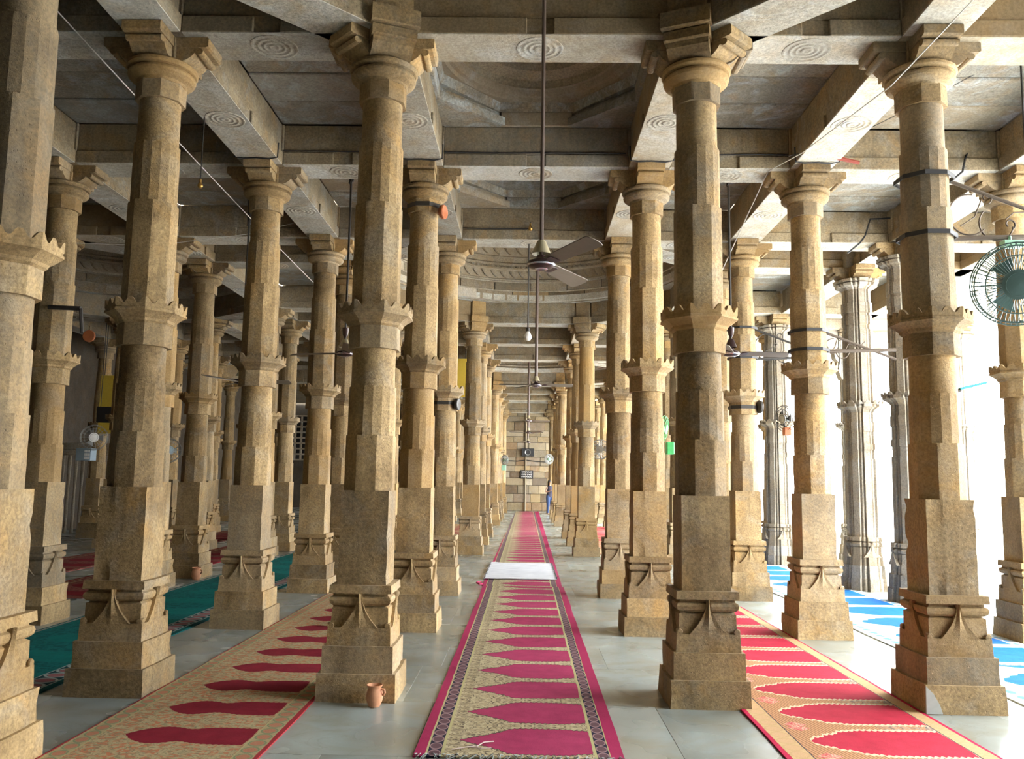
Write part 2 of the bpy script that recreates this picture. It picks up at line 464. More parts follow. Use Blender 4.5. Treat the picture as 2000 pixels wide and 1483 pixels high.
rows_all = sorted([z for b in ZB for z in b if z > 4.5]+ZM)
LINES = {
 XC[1]: ('lining the left edge of the pink carpet', 'columns along the left of the pink carpet'),
 XC[2]: ('lining the right edge of the pink carpet', 'columns along the right of the pink carpet'),
 XC[0]: ('in the second row left of the pink carpet', 'columns of the second row on the left'),
 XC[3]: ('in the second row right of the pink carpet', 'columns of the second row on the right'),
 XL[3]: ('in the third row left of the pink carpet', 'columns of the third row on the left'),
 XL[2]: ('in the fourth row left of the pink carpet', 'columns of the dim left hall'),
 XL[1]: ('in the fifth row left of the pink carpet', 'columns of the dim left hall'),
 XL[0]: ('in the sixth row left of the pink carpet', 'columns of the dim left hall'),
 XR[0]: ('in the third row right of the pink carpet', 'columns of the third row on the right'),
}
SPECIAL = {(1,0): 'sandstone column left of the pink carpet with a clay pot at its foot',
           (2,0): 'nearest large sandstone column right of the pink carpet, pitted square shaft',
           (0,0): 'cropped pale yellowish sandstone column nearest the viewer at the left edge of the photo',
           (0,1): 'large sandstone column between the teal carpet and the red niched carpet, front left',
           (3,0): 'large sandstone column at right with iron straps and a wall fan bracket',
           (1,1): 'sandstone column with an orange disc strapped under its capital, left of the carpet'}
cols = []
def want(xi, x, z):
    if z < 4.5: return False
    for b in ZB:
        if b[0]-.01 <= z <= b[3]+.01:
            inner = z not in (b[0], b[3])
            if inner and x in (XC[1], XC[2], XL[1], XL[2]): return False
    return True
for x in XC+XL+[XR[0]]:
    k = 0
    for z in rows_all:
        if not want(None, x, z): continue
        if x == XR[0] and z in (4.88, 6.79): continue
        if x == XC[3] and z == 4.88: continue
        if x in (XL[0], XL[1], XL[2]) and z < 9: continue
        if x == XL[3] and z < 9: continue
        if x in XL[:3] and z > 33: continue
        if x == XR[0] and z > 24: continue
        zz = z; xx = x; star = False
        if x == XR[0]:
            if z == 12.72: zz = 12.60; star = True
            if z == 14.24: zz = 14.10; xx = 5.54; star = True
            if z == 18.10: zz = 18.3; xx = 5.40; star = True
        if (x, z) == (XC[0], 4.88): xx = -3.13
        k += 1
        blk = next((b for b in ZB if b[0]-.01 <= z <= b[3]+.01), None)
        centre = diag = None; arms = (0,1,2,3)
        B = XC if x in XC else XL if x in XL else None
        if blk and B:
            cxm = (B[0]+B[3])/2; cym = (blk[0]+blk[3])/2
            corner = z in (blk[0], blk[3]) and x in (B[0], B[3])
            if not corner:
                centre = rot_to(cxm-x, cym-z)
                if z in (blk[0], blk[3]):
                    diag = rot_to(1 if x > cxm else -1, 1 if z < cym else -1)
                    arms = (0,1,3) if z == blk[0] else (2,1,3)
                else:
                    diag = rot_to(1 if x < cxm else -1, 1 if z > cym else -1)
                    arms = (0,2,1) if x > cxm else (0,2,3)
        lt, gp = LINES[x]
        kind = 'ribbed carved stone column' if star else 'sandstone column'
        lab = '%s %s from the viewer %s' % (ORD[k-1], kind, lt)
        if (x, z) == (XC[0], 4.88): lab = SPECIAL[(0,0)]
        if (x, z) == (XC[0], 6.79): lab = SPECIAL[(0,1)]
        if (x, z) == (XC[1], 6.79): lab = SPECIAL[(1,0)]
        if (x, z) == (XC[2], 6.79): lab = SPECIAL[(2,0)]
        if (x, z) == (XC[3], 6.79): lab = SPECIAL[(3,0)]
        if (x, z) == (XC[1], 9.73): lab = SPECIAL[(1,1)]
        if star: lab = {12.60: 'dark ribbed stone column half hidden behind the large front right column',
                        14.10: 'broad ribbed grey column with carved bands, sunlit behind, right side',
                        18.3: 'slimmer ribbed grey column behind the scrolled iron bracket, right of centre'}[zz]
        cols.append(column(xx, zz, lab, gp, star, arms, centre, diag))
for c in cols:
    if (round(c.location.x, 2), round(c.location.y, 2)) == (3.26, 6.79):
        mb = MB(); mb.extr([(-.300, .005), (-.18, .005), (-.20, .07), (-.245, .15), (-.297, .203)], lambda p, t: (p[0], t, p[1]), -.3065, -.29)
        o_ = obj('cement_patch', mb, plain('grey_cement', (.42,.43,.40), .8), c); o_['label'] = 'smooth grey cement repair on the plinth corner'
column(9.65, 18.85, 'pale ribbed column washed out in the courtyard glare at far right', 'columns of the third row on the right', True)
column(7.20, 18.75, 'ribbed stone pier under the cusped arches at right', 'columns of the third row on the right', True)

# ------------------------------------------------------------------ ceiling: beams, slabs, domes
ceiling = struct(link('ceiling', None))
H0, H1, H2 = 5.30, 5.45, 5.79
def medal_mesh():
    mb = MB(); prof = []
    prof += [(.20,.0),(.198,-.008),(.185,-.012),(.176,-.006),(.165,-.003),(.150,-.003),(.143,-.010),(.13,-.012),(.122,-.005),(.112,-.002),(.10,-.003),(.094,-.010),(.082,-.012),(.075,-.005),(.062,-.003),(.05,-.004),(.045,-.012),(.03,-.014),(.02,-.008),(.001,-.006)]
    prof = [(r_, z_*.5-.0005) for r_, z_ in prof]; mb.lathe(prof, 40, (0,0,0)); return mb.mesh('medallion', LIME, 40)
MED = medal_mesh()
beams = 0
def beam(a, b, trim=.24, med=True):
    """stone lintel between two points on plan"""
    global beams
    A = Vector((a[0], a[1])); B_ = Vector((b[0], b[1])); d = (B_-A); L = d.length-2*trim
    if L < .3: return
    mb = MB(); h = L/2
    jb = .11
    mb.cm = 1
    # limewashed underside plate (a course of its own) below the fascia
    mb.bbox(-h, h, -.234, .234, H0, H0+.008, .003)
    mb.cm = 0
    for s0, s1 in ((-h, -jb), (jb, h)): mb.bbox(s0, s1, -.24, .24, H0+.004, H1, .008)
    mb.box(-jb, jb, -.213, .213, H0+.006, H1-.004)
    mb.bbox(-h, h, -.212, .212, H1-.002, H2, .006)
    o = obj('stone_beam', mb, [BEAM, LIME], ceiling, ((A.x+B_.x)/2, (A.y+B_.y)/2, 0), math.atan2(d.y, d.x))
    if med and ((A+B_)/2).length < 34: link('medallion', MED, o, (0, 0, H0+.001))
    beams += 1
bearing = MB(); bearing.bbox(-.238,.238,-.238,.238,H0,H2,.008); BEAR = bearing.mesh('bearing_block', BEAM)
def blockbeams(X, Z, ymin=4.5):
    P = []
    for a in range(3):
        for z in (Z[0], Z[3]):
            if z > ymin: beam((X[a], z), (X[a+1], z))
        for x in (X[0], X[3]):
            if Z[a] > ymin: beam((x, Z[a]), (x, Z[a+1]))
            elif a == 1: beam((x, Z[1]), (x, Z[2]))
    for xa, xb in ((X[1], X[0]), (X[2], X[3])):
        if Z[0] > ymin: beam((xa, Z[0]), (xb, Z[1]), .26)
        beam((xa, Z[3]), (xb, Z[2]), .26)
for Z in ZB: blockbeams(XC, Z)
blockbeams(XL, ZB[1]); blockbeams(XL, ZB[2]); blockbeams(XL, ZB[0], 6)
for c in cols:
    link('bearing_block', BEAR, ceiling, (c.location.x, c.location.y, 0))
# gap zones between the domes
gaps = [(ZB[0][3], ZM[0], ZB[1][0]), (ZB[1][3], ZM[1], ZB[2][0]), (ZB[2][3], ZM[2], ZB[3][0])]
for gi, (a, m_, b) in enumerate(gaps):
    xs = XC+[XR[0]] if gi == 0 else XC
    xl = XL if gi < 2 else XL[3:]
    for x in xs+xl:
        beam((x, a), (x, m_)); beam((x, m_), (x, b))
    row = sorted(xl+xs)
    for i in range(len(row)-1): beam((row[i], m_), (row[i+1], m_))
for Z in ZB:
    for z in Z:
        if z > 4.5: beam((XL[3], z), (XC[0], z))
        if 4.5 < z < 24: beam((XC[3], z), (XR[0], z))
for x0_, x1_ in ((12.72, 14.24), (14.24, 18.10), (18.10, 19.57), (19.57, 22.5)): beam((XR[0], x0_), (XR[0], x1_))
for x in XC: beam((x, ZB[3][3]), (x, WALLY+.2))
for z in (6.79, 9.73, 12.72, 14.24, 18.1, 19.57): beam((XR[0], z), (XR[1]+.25, z), med=False)
beam((XR[1], 6.79), (XR[1], 12.72), med=False); beam((XR[1], 12.72), (XR[1], 18.5), med=False)

def slabs(x0, x1, y0, y1, n=3, along='x', z=H2+.002):
    """flat ceiling cell laid with long stone slabs"""
    e = .205
    x0 += e; x1 -= e; y0 += e; y1 -= e
    if x1-x0 < .2 or y1-y0 < .2: return
    for k in range(n):
        mb = MB(); g_ = .006
        if along == 'x':
            a = y0+(y1-y0)*k/n; b = y0+(y1-y0)*(k+1)/n; mb.bbox(x0, x1, a+g_, b-g_, 0, .12, .012)
        else:
            a = x0+(x1-x0)*k/n; b = x0+(x1-x0)*(k+1)/n; mb.bbox(a+g_, b-g_, y0, y1, 0, .12, .012)
        obj('ceiling_slab', mb, SLABM, ceiling, (0, 0, z+random.uniform(0, .02)))
for gi, (a, m_, b) in enumerate(gaps):
    row = sorted((XL if gi < 2 else XL[3:])+XC+([XR[0], XR[1]+.2] if gi == 0 else [XR[0]]))
    for i in range(len(row)-1):
        if row[i] == XC[1]: continue
        w = row[i+1]-row[i]
        slabs(row[i], row[i+1], a, m_, 4 if gi == 0 and abs(row[i]) < 6 else 3); slabs(row[i], row[i+1], m_, b, 4 if gi == 0 and abs(row[i]) < 6 else 3)
for Z in ZB:
    for k in range(3):
        if Z[k+1] < 4.5: continue
        slabs(XL[3], XC[0], Z[k], Z[k+1], 3)
        if Z[0] < 25:
            slabs(XC[3], XR[0], Z[k], Z[k+1], 3)
            slabs(XR[0], XR[1]+.2, Z[k], Z[k+1], 2)
slabs(XC[1], XC[2], ZB[3][3], WALLY+.2, 3); slabs(XC[0], XC[1], ZB[3][3], WALLY+.2, 3); slabs(XC[2], XC[3], ZB[3][3], WALLY+.2, 3)
slabs(XL[3], XC[0], ZB[3][3], WALLY+.2, 3)

def tri_prism(mb, p, z0, z1):
    mb.extr(p, lambda q, t: (q[0], q[1], t), z0, z1)
def small_dome(x0, x1, y0, y1, lab):
    """shallow corbelled ceiling: corner slabs, octagon ring, round rings"""
    cx, cy = (x0+x1)/2, (y0+y1)/2; ax, ay = (x1-x0)/2-.2, (y1-y0)/2-.2
    t = thing('corbelled_ceiling', lab, 'dome', (cx, cy, H2), 0, 'small corbelled ceilings over the pink carpet')
    c = .80
    for sx in (-1, 1):
        for sy in (-1, 1):
            mb = MB(); p = [(sx*ax, sy*ay), (sx*(ax-c), sy*ay), (sx*ax, sy*(ay-c))]
            tri_prism(mb, p, .004, .10)
            p2 = [(sx*ax, sy*ay), (sx*(ax-c+.09), sy*ay), (sx*ax, sy*(ay-c+.09))]
            tri_prism(mb, p2, .10, .17)
            obj('corner_slab', mb, SLABM, t)
    for sx, sy in ((1,0),(-1,0),(0,1),(0,-1)):
        mb = MB()
        if sx: mb.bbox(min(sx*(ax-.05), sx*(ax+.02)), max(sx*(ax-.05), sx*(ax+.02)), -ay+c-.10, ay-c+.10, .002, .17, .006)
        else: mb.bbox(-ax+c-.10, ax-c+.10, min(sy*(ay-.05), sy*(ay+.02)), max(sy*(ay-.05), sy*(ay+.02)), .002, .17, .006)
        obj('side_slab', mb, SLABM, t)
    # octagonal ring then rounds, as lofted loops
    def loop(kx, ky, z, n=48, sh='r'):
        out = []
        for i in range(n):
            th = 2*PI*i/n; r = rad('o', 1, th) if sh == 'o' else 1
            out.append((kx*r*math.cos(th), ky*r*math.sin(th), z))
        return out
    def sq(kx, ky, z, n=48):
        out = []
        for i in range(n):
            th = 2*PI*i/n; r = rad('s', 1, th); out.append((kx*r*math.cos(th), ky*r*math.sin(th), z))
        return out
    mb = MB(); mb.rings([sq(ax+.02, ay+.02, .17), sq(ax+.02, ay+.02, .27), loop(ax-.10, ay-.10, .27, sh='o'), loop(ax-.06, ay-.06, .17, sh='o'), sq(ax+.02, ay+.02, .17)], False, False)
    obj('octagonal_ring', mb, SLABM, t)
    mb = MB(); mb.rings([loop(ax-.095, ay-.095, .265, sh='o'), loop(ax-.11, ay-.11, .265), loop(ax-.13, ay-.13, .30), loop(ax-.17, ay-.17, .31), loop(ax-.20, ay-.20, .36), loop(ax-.23, ay-.23, .37)], False, False)
    obj('round_ring', mb, SLABM, t)
    mb = MB(); mb.rings([loop(ax-.22, ay-.22, .372), loop(ax-.24, ay-.24, .46), loop(ax-.40, ay-.40, .50), loop(ax-.42, ay-.42, .58), loop(ax-.6, ay-.6, .62), loop(ax-.62, ay-.62, .68), loop(.25, .25, .70), loop(.2, .2, .66), loop(.02, .02, .65)], False, True)
    obj('ceiling_rosette', mb, DOMEM, t)
    return t
nm = ['nearest', 'second nearest', 'third', 'fourth', 'fifth', 'farthest']
k = 0
for (a, m_, b) in gaps:
    small_dome(XC[1], XC[2], a, m_, '%s shallow corbelled ring ceiling above the pink carpet' % nm[k]); k += 1
    small_dome(XC[1], XC[2], m_, b, '%s shallow corbelled ring ceiling above the pink carpet' % nm[k]); k += 1

def frieze(r, z, h, n, kind, y0=None):
    """row of small carved curls on the inside of a drum"""
    mb = MB()
    for i in range(n):
        th = 2*PI*i/n
        def P(u_, v_, d=0): 
            a = th+u_/r; return ((r-d)*math.cos(a), (r-d)*math.sin(a), z+v_)
        w = 2*PI*r/n
        if kind == 'curl':
            pts = [P(-w*.3+.6*w*q, h*(.12+.75*q**1.5), .016) for q in (0,.25,.5,.75,1)]+[P(w*.12, h*.80, .018), P(w*.1, h*.6, .018)]
            mb.tube(pts, [.012,.016,.020,.020,.018,.016,.012], 5)
        else:
            pts = [P(w*.32*math.cos(a), h*(.5+.33*math.sin(a)), .014) for a in (0,.9,1.8,2.7,3.6,4.5,5.4)]
            mb.tube(pts, .012, 4)
    return mb
def big_dome(X, Z, lab, detail=True):
    cx, cy = (X[0]+X[3])/2, (Z[0]+Z[3])/2; ax, ay = (X[3]-X[0])/2, (Z[3]-Z[0])/2
    t = thing('carved_dome', lab, 'dome', (cx, cy, H2), 0, 'large domes of the prayer hall')
    n = 64; R_ = 3.02; EY = 1.055
    def loop(r, z): return [(r*math.cos(2*PI*i/n), EY*r*math.sin(2*PI*i/n), z) for i in range(n)]
    def octl(kx, ky, z, inset=.2):
        pts = []
        xo, yo = ax-inset, ay-inset
        # octagon edge: vertices (x1,+-ay) (ax,z1..)
        vx, vy = abs(X[2]-cx), abs(Z[2]-cy)
        V = [(xo, -vy+.1), (xo, vy-.1), (vx-.1, yo), (-vx+.1, yo), (-xo, vy-.1), (-xo, -vy+.1), (-vx+.1, -yo), (vx-.1, -yo)]
        out = []
        for i in range(n):
            th = 2*PI*i/n; d = Vector((math.cos(th), math.sin(th))); best = None
            for q in range(8):
                p, s_ = Vector(V[q]), Vector(V[(q+1) % 8]); e = s_-p
                den = d.x*e.y-d.y*e.x
                if abs(den) < 1e-9: continue
                tt = (p.x*e.y-p.y*e.x)/den; u_ = (p.x*d.y-p.y*d.x)/den
                if tt > 0 and -.001 <= u_ <= 1.001: best = tt if best is None else min(best, tt)
            out.append((d.x*best, d.y*best, z))
        return out
    def sq(z, g=.0):
        out = []
        for i in range(n):
            th = 2*PI*i/n; c, s_ = math.cos(th), math.sin(th); k_ = min((ax+g)/max(abs(c), 1e-9), (ay+g)/max(abs(s_), 1e-9)); out.append((k_*c, k_*s_, z))
        return out
    mb = MB(); mb.rings([sq(.002), sq(.16), loop(2.97, .16), loop(2.97, .03), octl(1, 1, .002, .215), sq(.002)], False, False)
    obj('base_slab', mb, LIME, t)
    def L_(name, prof, m, cap=False):
        mb = MB(); mb.lathe(prof, n, cap1=cap); mb.v = [(x, y*EY, z) for x, y, z in mb.v]; return obj(name, mb, m, t)
    nb = 22 if detail else 0
    for (z0, z1, r) in ((.03, .235, 2.965), (.262, .44, 2.945)):
        for q in range(nb):
            a0 = 2*PI*(q+.5*(z0 > .1))/nb; st = 2*PI/nb; mb = MB(); ls = []
            dr = random.uniform(0, .012)
            for k in range(5):
                th = a0+st*(.012+.976*k/4); c, s_ = math.cos(th), math.sin(th)*EY
                ls.append([((r+dr)*c, (r+dr)*s_, z0), ((r+dr)*c, (r+dr)*s_, z1), ((r+.12)*c, (r+.12)*s_, z1), ((r+.12)*c, (r+.12)*s_, z0)])
            mb.rings(ls); obj('curved_block', mb, random.choice((DOMEM, BEAM, DOMEM, PALE)), t)
        L_('ledge', [(r+.05, z1), (r-.015, z1+.003), (r-.02, z1+.02), (r+.05, z1+.026)], PALE)
    L_('backing_drum', [(3.06, .0), (3.06, .46), (2.93, .463)], DOMEM)
    L_('moulded_course', [(2.95,.462),(2.885,.468),(2.88,.50),(2.90,.515)], PALE)
    L_('frieze_band', [(2.90,.512),(2.92,.52),(2.92,.72),(2.88,.735)], PALE)
    L_('moulded_course', [(2.88,.735),(2.86,.76),(2.87,.80),(2.84,.82),(2.82,.86),(2.84,.89),(2.82,.93),(2.80,.97),(2.77,1.0)], DOMEM)
    L_('frieze_band', [(2.77,1.0),(2.80,1.02),(2.80,1.27),(2.72,1.30)], PALE)
    prof = [(2.72,1.30)]
    r = 2.72; z = 1.30
    while r > .5:
        prof += [(r-.05, z+.02), (r-.06, z+.22), (r-.30, z+.26)]; r -= .30; z += .26
    prof += [(.3, z+.02), (.02, z+.0)]
    L_('corbelled_vault', prof, DOMEM, True)
    if detail:
        for (r, z, h, q, kd) in ((2.915, .525, .19, 84, 'curl'), (2.86, .765, .05, 150, 'loop'), (2.795, 1.03, .22, 64, 'curl')):
            fz = frieze(r, z, h, q, kd); fz.v = [(x, y*EY, zz) for x, y, zz in fz.v]
            o = obj('carved_frieze', fz, DOMEM, t); o['kind'] = 'stuff'
    return t
big_dome(XC, ZB[0], 'large round dome right overhead, only its front rim in view', False)
big_dome(XC, ZB[1], 'large round dome with carved friezes above the hanging fan, mid aisle')
big_dome(XC, ZB[2], 'large round dome far along the aisle behind the first carved dome', False)
big_dome(XC, ZB[3], 'farthest large round dome before the end wall', False)
big_dome(XL, ZB[1], 'dark carved dome over the dim hall at far left')
big_dome(XL, ZB[2], 'dark dome over the dim hall beyond the far left one', False)
# roof deck above the flat parts (keeps the sky out of the joints)
roof = MB()
for (a, m_, b) in gaps:
    for s0, s1 in ((-14, XC[1]), (XC[2], XR[1]+.5)): roof.box(s0, s1, a-.1, b+.1, 6.0, 6.1)
    roof.box(XC[1]-.1, XC[2]+.1, a-.1, b+.1, 6.9, 7.0)
for Z in ZB:
    roof.box(XL[3], XC[0], Z[0]-.1, Z[3]+.1, 6.0, 6.1)
    roof.box(XC[3], XR[1]+.5, Z[0]-.1, Z[3]+.1, 6.0, 6.1)
roof.box(-14, XL[0], 0, WALLY, 6.0, 6.1); roof.box(-14, XR[1]+.5, -14, ZB[0][0]+.1, 5.9, 6.1)
roof.box(-14, XL[3], 32, WALLY, 5.95, 6.1); roof.box(-14, XL[3], 0, ZB[0][3], 5.95, 6.0)
roof.box(-5.6, XR[1]+.5, 45, WALLY+.4, 6.1, 6.2)
for (a, m_, b) in gaps:
    for yy in (a, b): roof.box(XC[1]-.2, XC[2]+.2, yy-.05, yy+.05, 6.0, 6.95)
    for xx in (XC[1], XC[2]): roof.box(xx-.15, xx-.05 if xx < 0 else xx+.15, a, b, 6.0, 6.95)
obj('roof_deck', roof, BEAM, ceiling)

# ------------------------------------------------------------------ floor
mb = MB(); mb.box(-14, 8.3, -14, WALLY+.4, -.3, -.006)
floor = struct(obj('floor', mb, GROUT))
y = 4.2; r_i = 0; cnt = 0
while y < 24:
    dy = random.choice((.95, 1.1, 1.25)) if y < 13 else 1.35
    x = -6.2-random.random()*.8
    while x < 6.6:
        dx = random.uniform(1.1, 1.75)
        mb = MB(); z_ = random.uniform(-.0006, .0004)
        mb.bbox(x+.0008, x+dx-.0008, y+.0008, y+dy-.0008, -.03, z_, .0008)
        obj('floor_slab', mb, MARBLE, floor); cnt += 1
        x += dx
    y += dy
mb = MB(); mb.box(-14, -7.1, 4, 24, -.02, -.001); mb.box(-14, 7.4, y, WALLY+.2, -.02, -.001); mb.box(-14, 7.4, -14, 4.2, -.02, -.001); mb.box(7.9, 8.3, 4, 24, -.02, -.002)
obj('plain_paving', mb, MARBLE, floor)

# ------------------------------------------------------------------ carpets
def carpet_mat(name, niche, field, orn, tip, prof, border, edge, period=.67, line=(.45,.40,.2), barc=None, stripes=False, outline=(.04,.03,.03), bw=(.05, .06, .125, .14, .87, .885, .945, .955), scallop=.0, width=1.25, olw=.014, edgew=(.05,.95)):
    g = G(name); tc = g.n('ShaderNodeTexCoord').outputs['Object']
    X, Y, Z_ = g.sep(tc)[:3]
    u_ = g.m('DIVIDE', X, width); v_ = g.m('DIVIDE', Y, period)
    wob = g.m('MULTIPLY', g.m('SUBTRACT', g.noise(tc, 3., 2.), .5), .012)
    u_ = g.m('ADD', u_, wob)
    fv = g.m('FRACT', v_); d = g.m('ABSOLUTE', g.m('SUBTRACT', fv, .5))
    hw = g.curve(u_, prof)
    if scallop:
        sc = g.m('MULTIPLY', g.m('ABSOLUTE', g.m('SINE', g.m('MULTIPLY', u_, 105.))), scallop); hw = g.m('SUBTRACT', hw, sc)
    inside = g.m('MULTIPLY', g.m('LESS_THAN', d, hw), g.m('GREATER_THAN', hw, .012))
    near = g.m('MULTIPLY', g.m('LESS_THAN', d, g.m('ADD', hw, olw)), g.m('GREATER_THAN', hw, .006))
    # field ornament: mirrored about every niche axis
    mv = g.comb(g.m('MULTIPLY', u_, 6.5), g.m('MULTIPLY', d, 5.5), 0.)
    a1 = g.noise(mv, 1.7, 1., .6, 3.0); a2 = g.noise(mv, 3.0, 1., .5, 1.)
    lines_ = g.ramp(a1, [(.42, 0.), (.455, 1.), (.50, 1.), (.53, 0.)])
    fcol = g.mix(g.ramp(a2, [(.50, 0.), (.56, 1.)]), field, tuple(k*.62 for k in field) if barc is None else barc)
    fcol = g.mix(g.m('MULTIPLY', lines_, .85), fcol, orn)
    if stripes:
        sw = g.m('SINE', g.m('MULTIPLY', g.m('ADD', g.m('MULTIPLY', u_, 1.0), g.m('MULTIPLY', v_, .12)), 330.))
        bar = g.m('GREATER_THAN', u_, .62)
        sf = g.mix(g.m('GREATER_THAN', sw, .1), field, tuple(k*.55 for k in field))
        fcol = g.mix(bar, sf, fcol)
        curl = g.m('MULTIPLY', g.m('LESS_THAN', g.m('ADD', g.m('MULTIPLY', g.m('ABSOLUTE', g.m('SUBTRACT', d, .44)), 1.), g.m('MULTIPLY', g.m('ABSOLUTE', g.m('SUBTRACT', u_, .21)), 1.6)), .10), 1.)
        cl = g.mix(g.ramp(g.noise(mv, 9., 2., .5, 2.), [(.47, 0.), (.53, 1.)]), (.5,.05,.06), (.55,.42,.30))
        fcol = g.mix(curl, fcol, cl)
    # nap shading of the niche
    nap = g.noise(tc, 7., 4., .6)
    ncol_ = g.mix(g.ramp(nap, [(.3, 0.), (.7, 1.)]), tuple(k*.78 for k in niche), niche)
    c = g.mix(near, fcol, outline); c = g.mix(inside, c, ncol_)
    e0, b0, b1, l0, l1, b2, b3, e1 = bw
    # floral side borders
    def band(a, b): return g.m('MULTIPLY', g.m('GREATER_THAN', u_, a), g.m('LESS_THAN', u_, b))
    oval = g.m('ABSOLUTE', g.m('SINE', g.m('MULTIPLY', v_, PI*5)))
    def border_col(ca, wb):
        dd = g.m('DIVIDE', g.m('ABSOLUTE', g.m('SUBTRACT', u_, ca)), wb)
        o_ = g.m('SUBTRACT', oval, g.m('MULTIPLY', dd, dd))
        rim = g.ramp(o_, [(.0, 0.), (.12, 1.), (.36, 1.), (.5, 0.)])
        cc = g.mix(rim, border[0], border[1])
        return g.mix(g.m('GREATER_THAN', o_, .5), cc, border[2])
    c = g.mix(band(e0, l0), c, border_col((b0+b1)/2, (b1-b0)/2))
    c = g.mix(band(b1, l0), c, line); c = g.mix(band(e0, b0), c, line)
    c = g.mix(band(l1, e1), c, border_col((b2+b3)/2, (b3-b2)/2))
    c = g.mix(band(l1, b2), c, line); c = g.mix(band(b3, e1), c, line)
    ed = g.m('MAXIMUM', g.m('LESS_THAN', u_, edgew[0]), g.m('GREATER_THAN', u_, edgew[1]))
    c = g.mix(ed, c, g.mix(nap, tuple(k*.8 for k in edge), edge))
    f = g.noise(tc, 260., 2., .6); c = g.mix(.45, c, g.mix(1., c, g.ramp(f, [(.3, .55), (.7, 1.3)]), 'MULTIPLY'))
    g.bump(g.m('ADD', f, g.m('MULTIPLY', nap, 2.)), .5, .004)
    g.b.inputs['Specular IOR Level'].default_value = .08
    return g.out(c, .95)
pinkp = [(0,0),(.185,0),(.20,.01),(.28,.12),(.33,.17),(.36,.23),(.40,.27),(.44,.36),(.47,.395),(.60,.41),(.74,.41),(.80,.38),(.865,.37),(.872,0),(1,0)]
redp = [(0,0),(.21,0),(.225,.02),(.28,.15),(.34,.24),(.40,.28),(.46,.25),(.53,.20),(.60,.24),(.68,.27),(.80,.27),(.86,.27),(.868,0),(1,0)]
scarp = [(0,0),(.19,0),(.20,.02),(.24,.14),(.28,.17),(.30,.23),(.36,.27),(.39,.34),(.45,.37),(.50,.40),(.60,.405),(.80,.405),(.90,.405),(.906,0),(1,0)]
M_PINK = carpet_mat('pink_niche_carpet', (.40,.045,.12), (.50,.42,.26), (.07,.05,.04), .2, pinkp, ((.025,.025,.045), (.32,.20,.20), (.13,.07,.08)), (.38,.03,.10), .67, scallop=.022, barc=(.42,.34,.20))
M_REDL = carpet_mat('dark_red_niche_carpet', (.25,.02,.035), (.46,.37,.21), (.22,.20,.12), .2, redp, ((.40,.33,.18), (.22,.25,.14), (.45,.20,.12)), (.38,.04,.05), .66, barc=(.50,.20,.10), outline=(.40,.30,.16), width=1.27, olw=.02, scallop=.012, bw=(.015,.02,.10,.105,.872,.878,.97,.972), edgew=(.008,.975))
M_SCAR = carpet_mat('scarlet_niche_carpet', (.48,.03,.06), (.50,.26,.13), (.10,.09,.10), .2, scarp, ((.50,.34,.17), (.46,.30,.15), (.50,.32,.17)), (.50,.02,.07), .69, barc=(.38,.28,.22), outline=(.58,.50,.33), stripes=True, width=1.34, olw=.05, scallop=.035, line=(.06,.05,.06), bw=(.03,.03,.128,.134,.905,.911,.985,.985), edgew=(.028,.985))
M_TEAL = carpet_mat('teal_niche_carpet', (.006,.17,.155), (.008,.15,.14), (.005,.10,.10), .2, redp, ((.01,.05,.06), (.35,.40,.36), (.30,.12,.12)), (.01,.10,.10), .9, outline=(.01,.14,.13), width=1.5, bw=(.02,.03,.04,.045,.80,.81,.95,.96), line=(.3,.36,.33), edgew=(.015,.97))
M_BLUE = carpet_mat('blue_niche_carpet', (.015,.14,.45), (.50,.56,.60), (.2,.32,.5), .2, scarp, ((.35,.45,.55), (.6,.62,.6), (.1,.3,.6)), (.45,.50,.50), .95, outline=(.55,.6,.6), width=1.5, bw=(.03,.04,.12,.13,.90,.91,.97,.975), line=(.5,.55,.55))
M_MAROON = carpet_mat('maroon_carpet', (.25,.02,.03), (.30,.10,.08), (.15,.03,.03), .2, redp, ((.2,.05,.05), (.3,.15,.12), (.2,.04,.04)), (.25,.03,.03), .9, width=1.5)

def carpet(name, label, mat, x0, y0, w, L, step=.12, z=.001, th=.009, warp=.006, skew=0., group=None):
    mb = MB(); nx = 12; ny = max(2, int(L/step)); top = []; bot = []
    for j in range(ny+1):
        yy = L*j/ny
        row = []
        e = .010*noise.noise(Vector((yy*1.3+x0*9, x0, 0)))
        for i in range(nx+1):
            xx = w*i/nx
            hz = th+warp*max(0, noise.noise(Vector((xx*3+x0, (yy+y0)*2.2, 5))))
            row.append((xx+e+skew*yy, yy, z+hz))
        top.append(row)
    n1 = nx+1
    vs_ = [p for r in top for p in r]; fs = []
    for j in range(ny):
        for i in range(nx): fs.append((j*n1+i, j*n1+i+1, (j+1)*n1+i+1, (j+1)*n1+i))
    o = len(vs_)
    per = [i for i in range(n1)]+[j*n1+nx for j in range(1, ny+1)]+[ny*n1+i for i in range(nx-1, -1, -1)]+[j*n1 for j in range(ny-1, 0, -1)]
    for i in per: vs_.append((vs_[i][0], vs_[i][1], z))
    for k in range(len(per)):
        k2 = (k+1) % len(per); fs.append((per[k], per[k2], o+k2, o+k))
    mb.add(vs_, fs)
    return tag(obj(name, mb, mat, None, (x0, y0, 0), 0, 60), label, 'carpet', group)

nearc = carpet('prayer_carpet', 'long pink prayer carpet with pointed cream-edged niches, running up the centre aisle to the grey mat', M_PINK, -.65, 5.28, 1.27, 8.35)
nearc['label'] = 'pink niched prayer carpet in the centre foreground, ending at the seam before the grey mat'
carpet('prayer_carpet', 'pink niched prayer carpet continuing under the grey mat to the end wall', M_PINK, -.67, 13.64, 1.27, 33.8, .3, .001, .008, skew=.004)
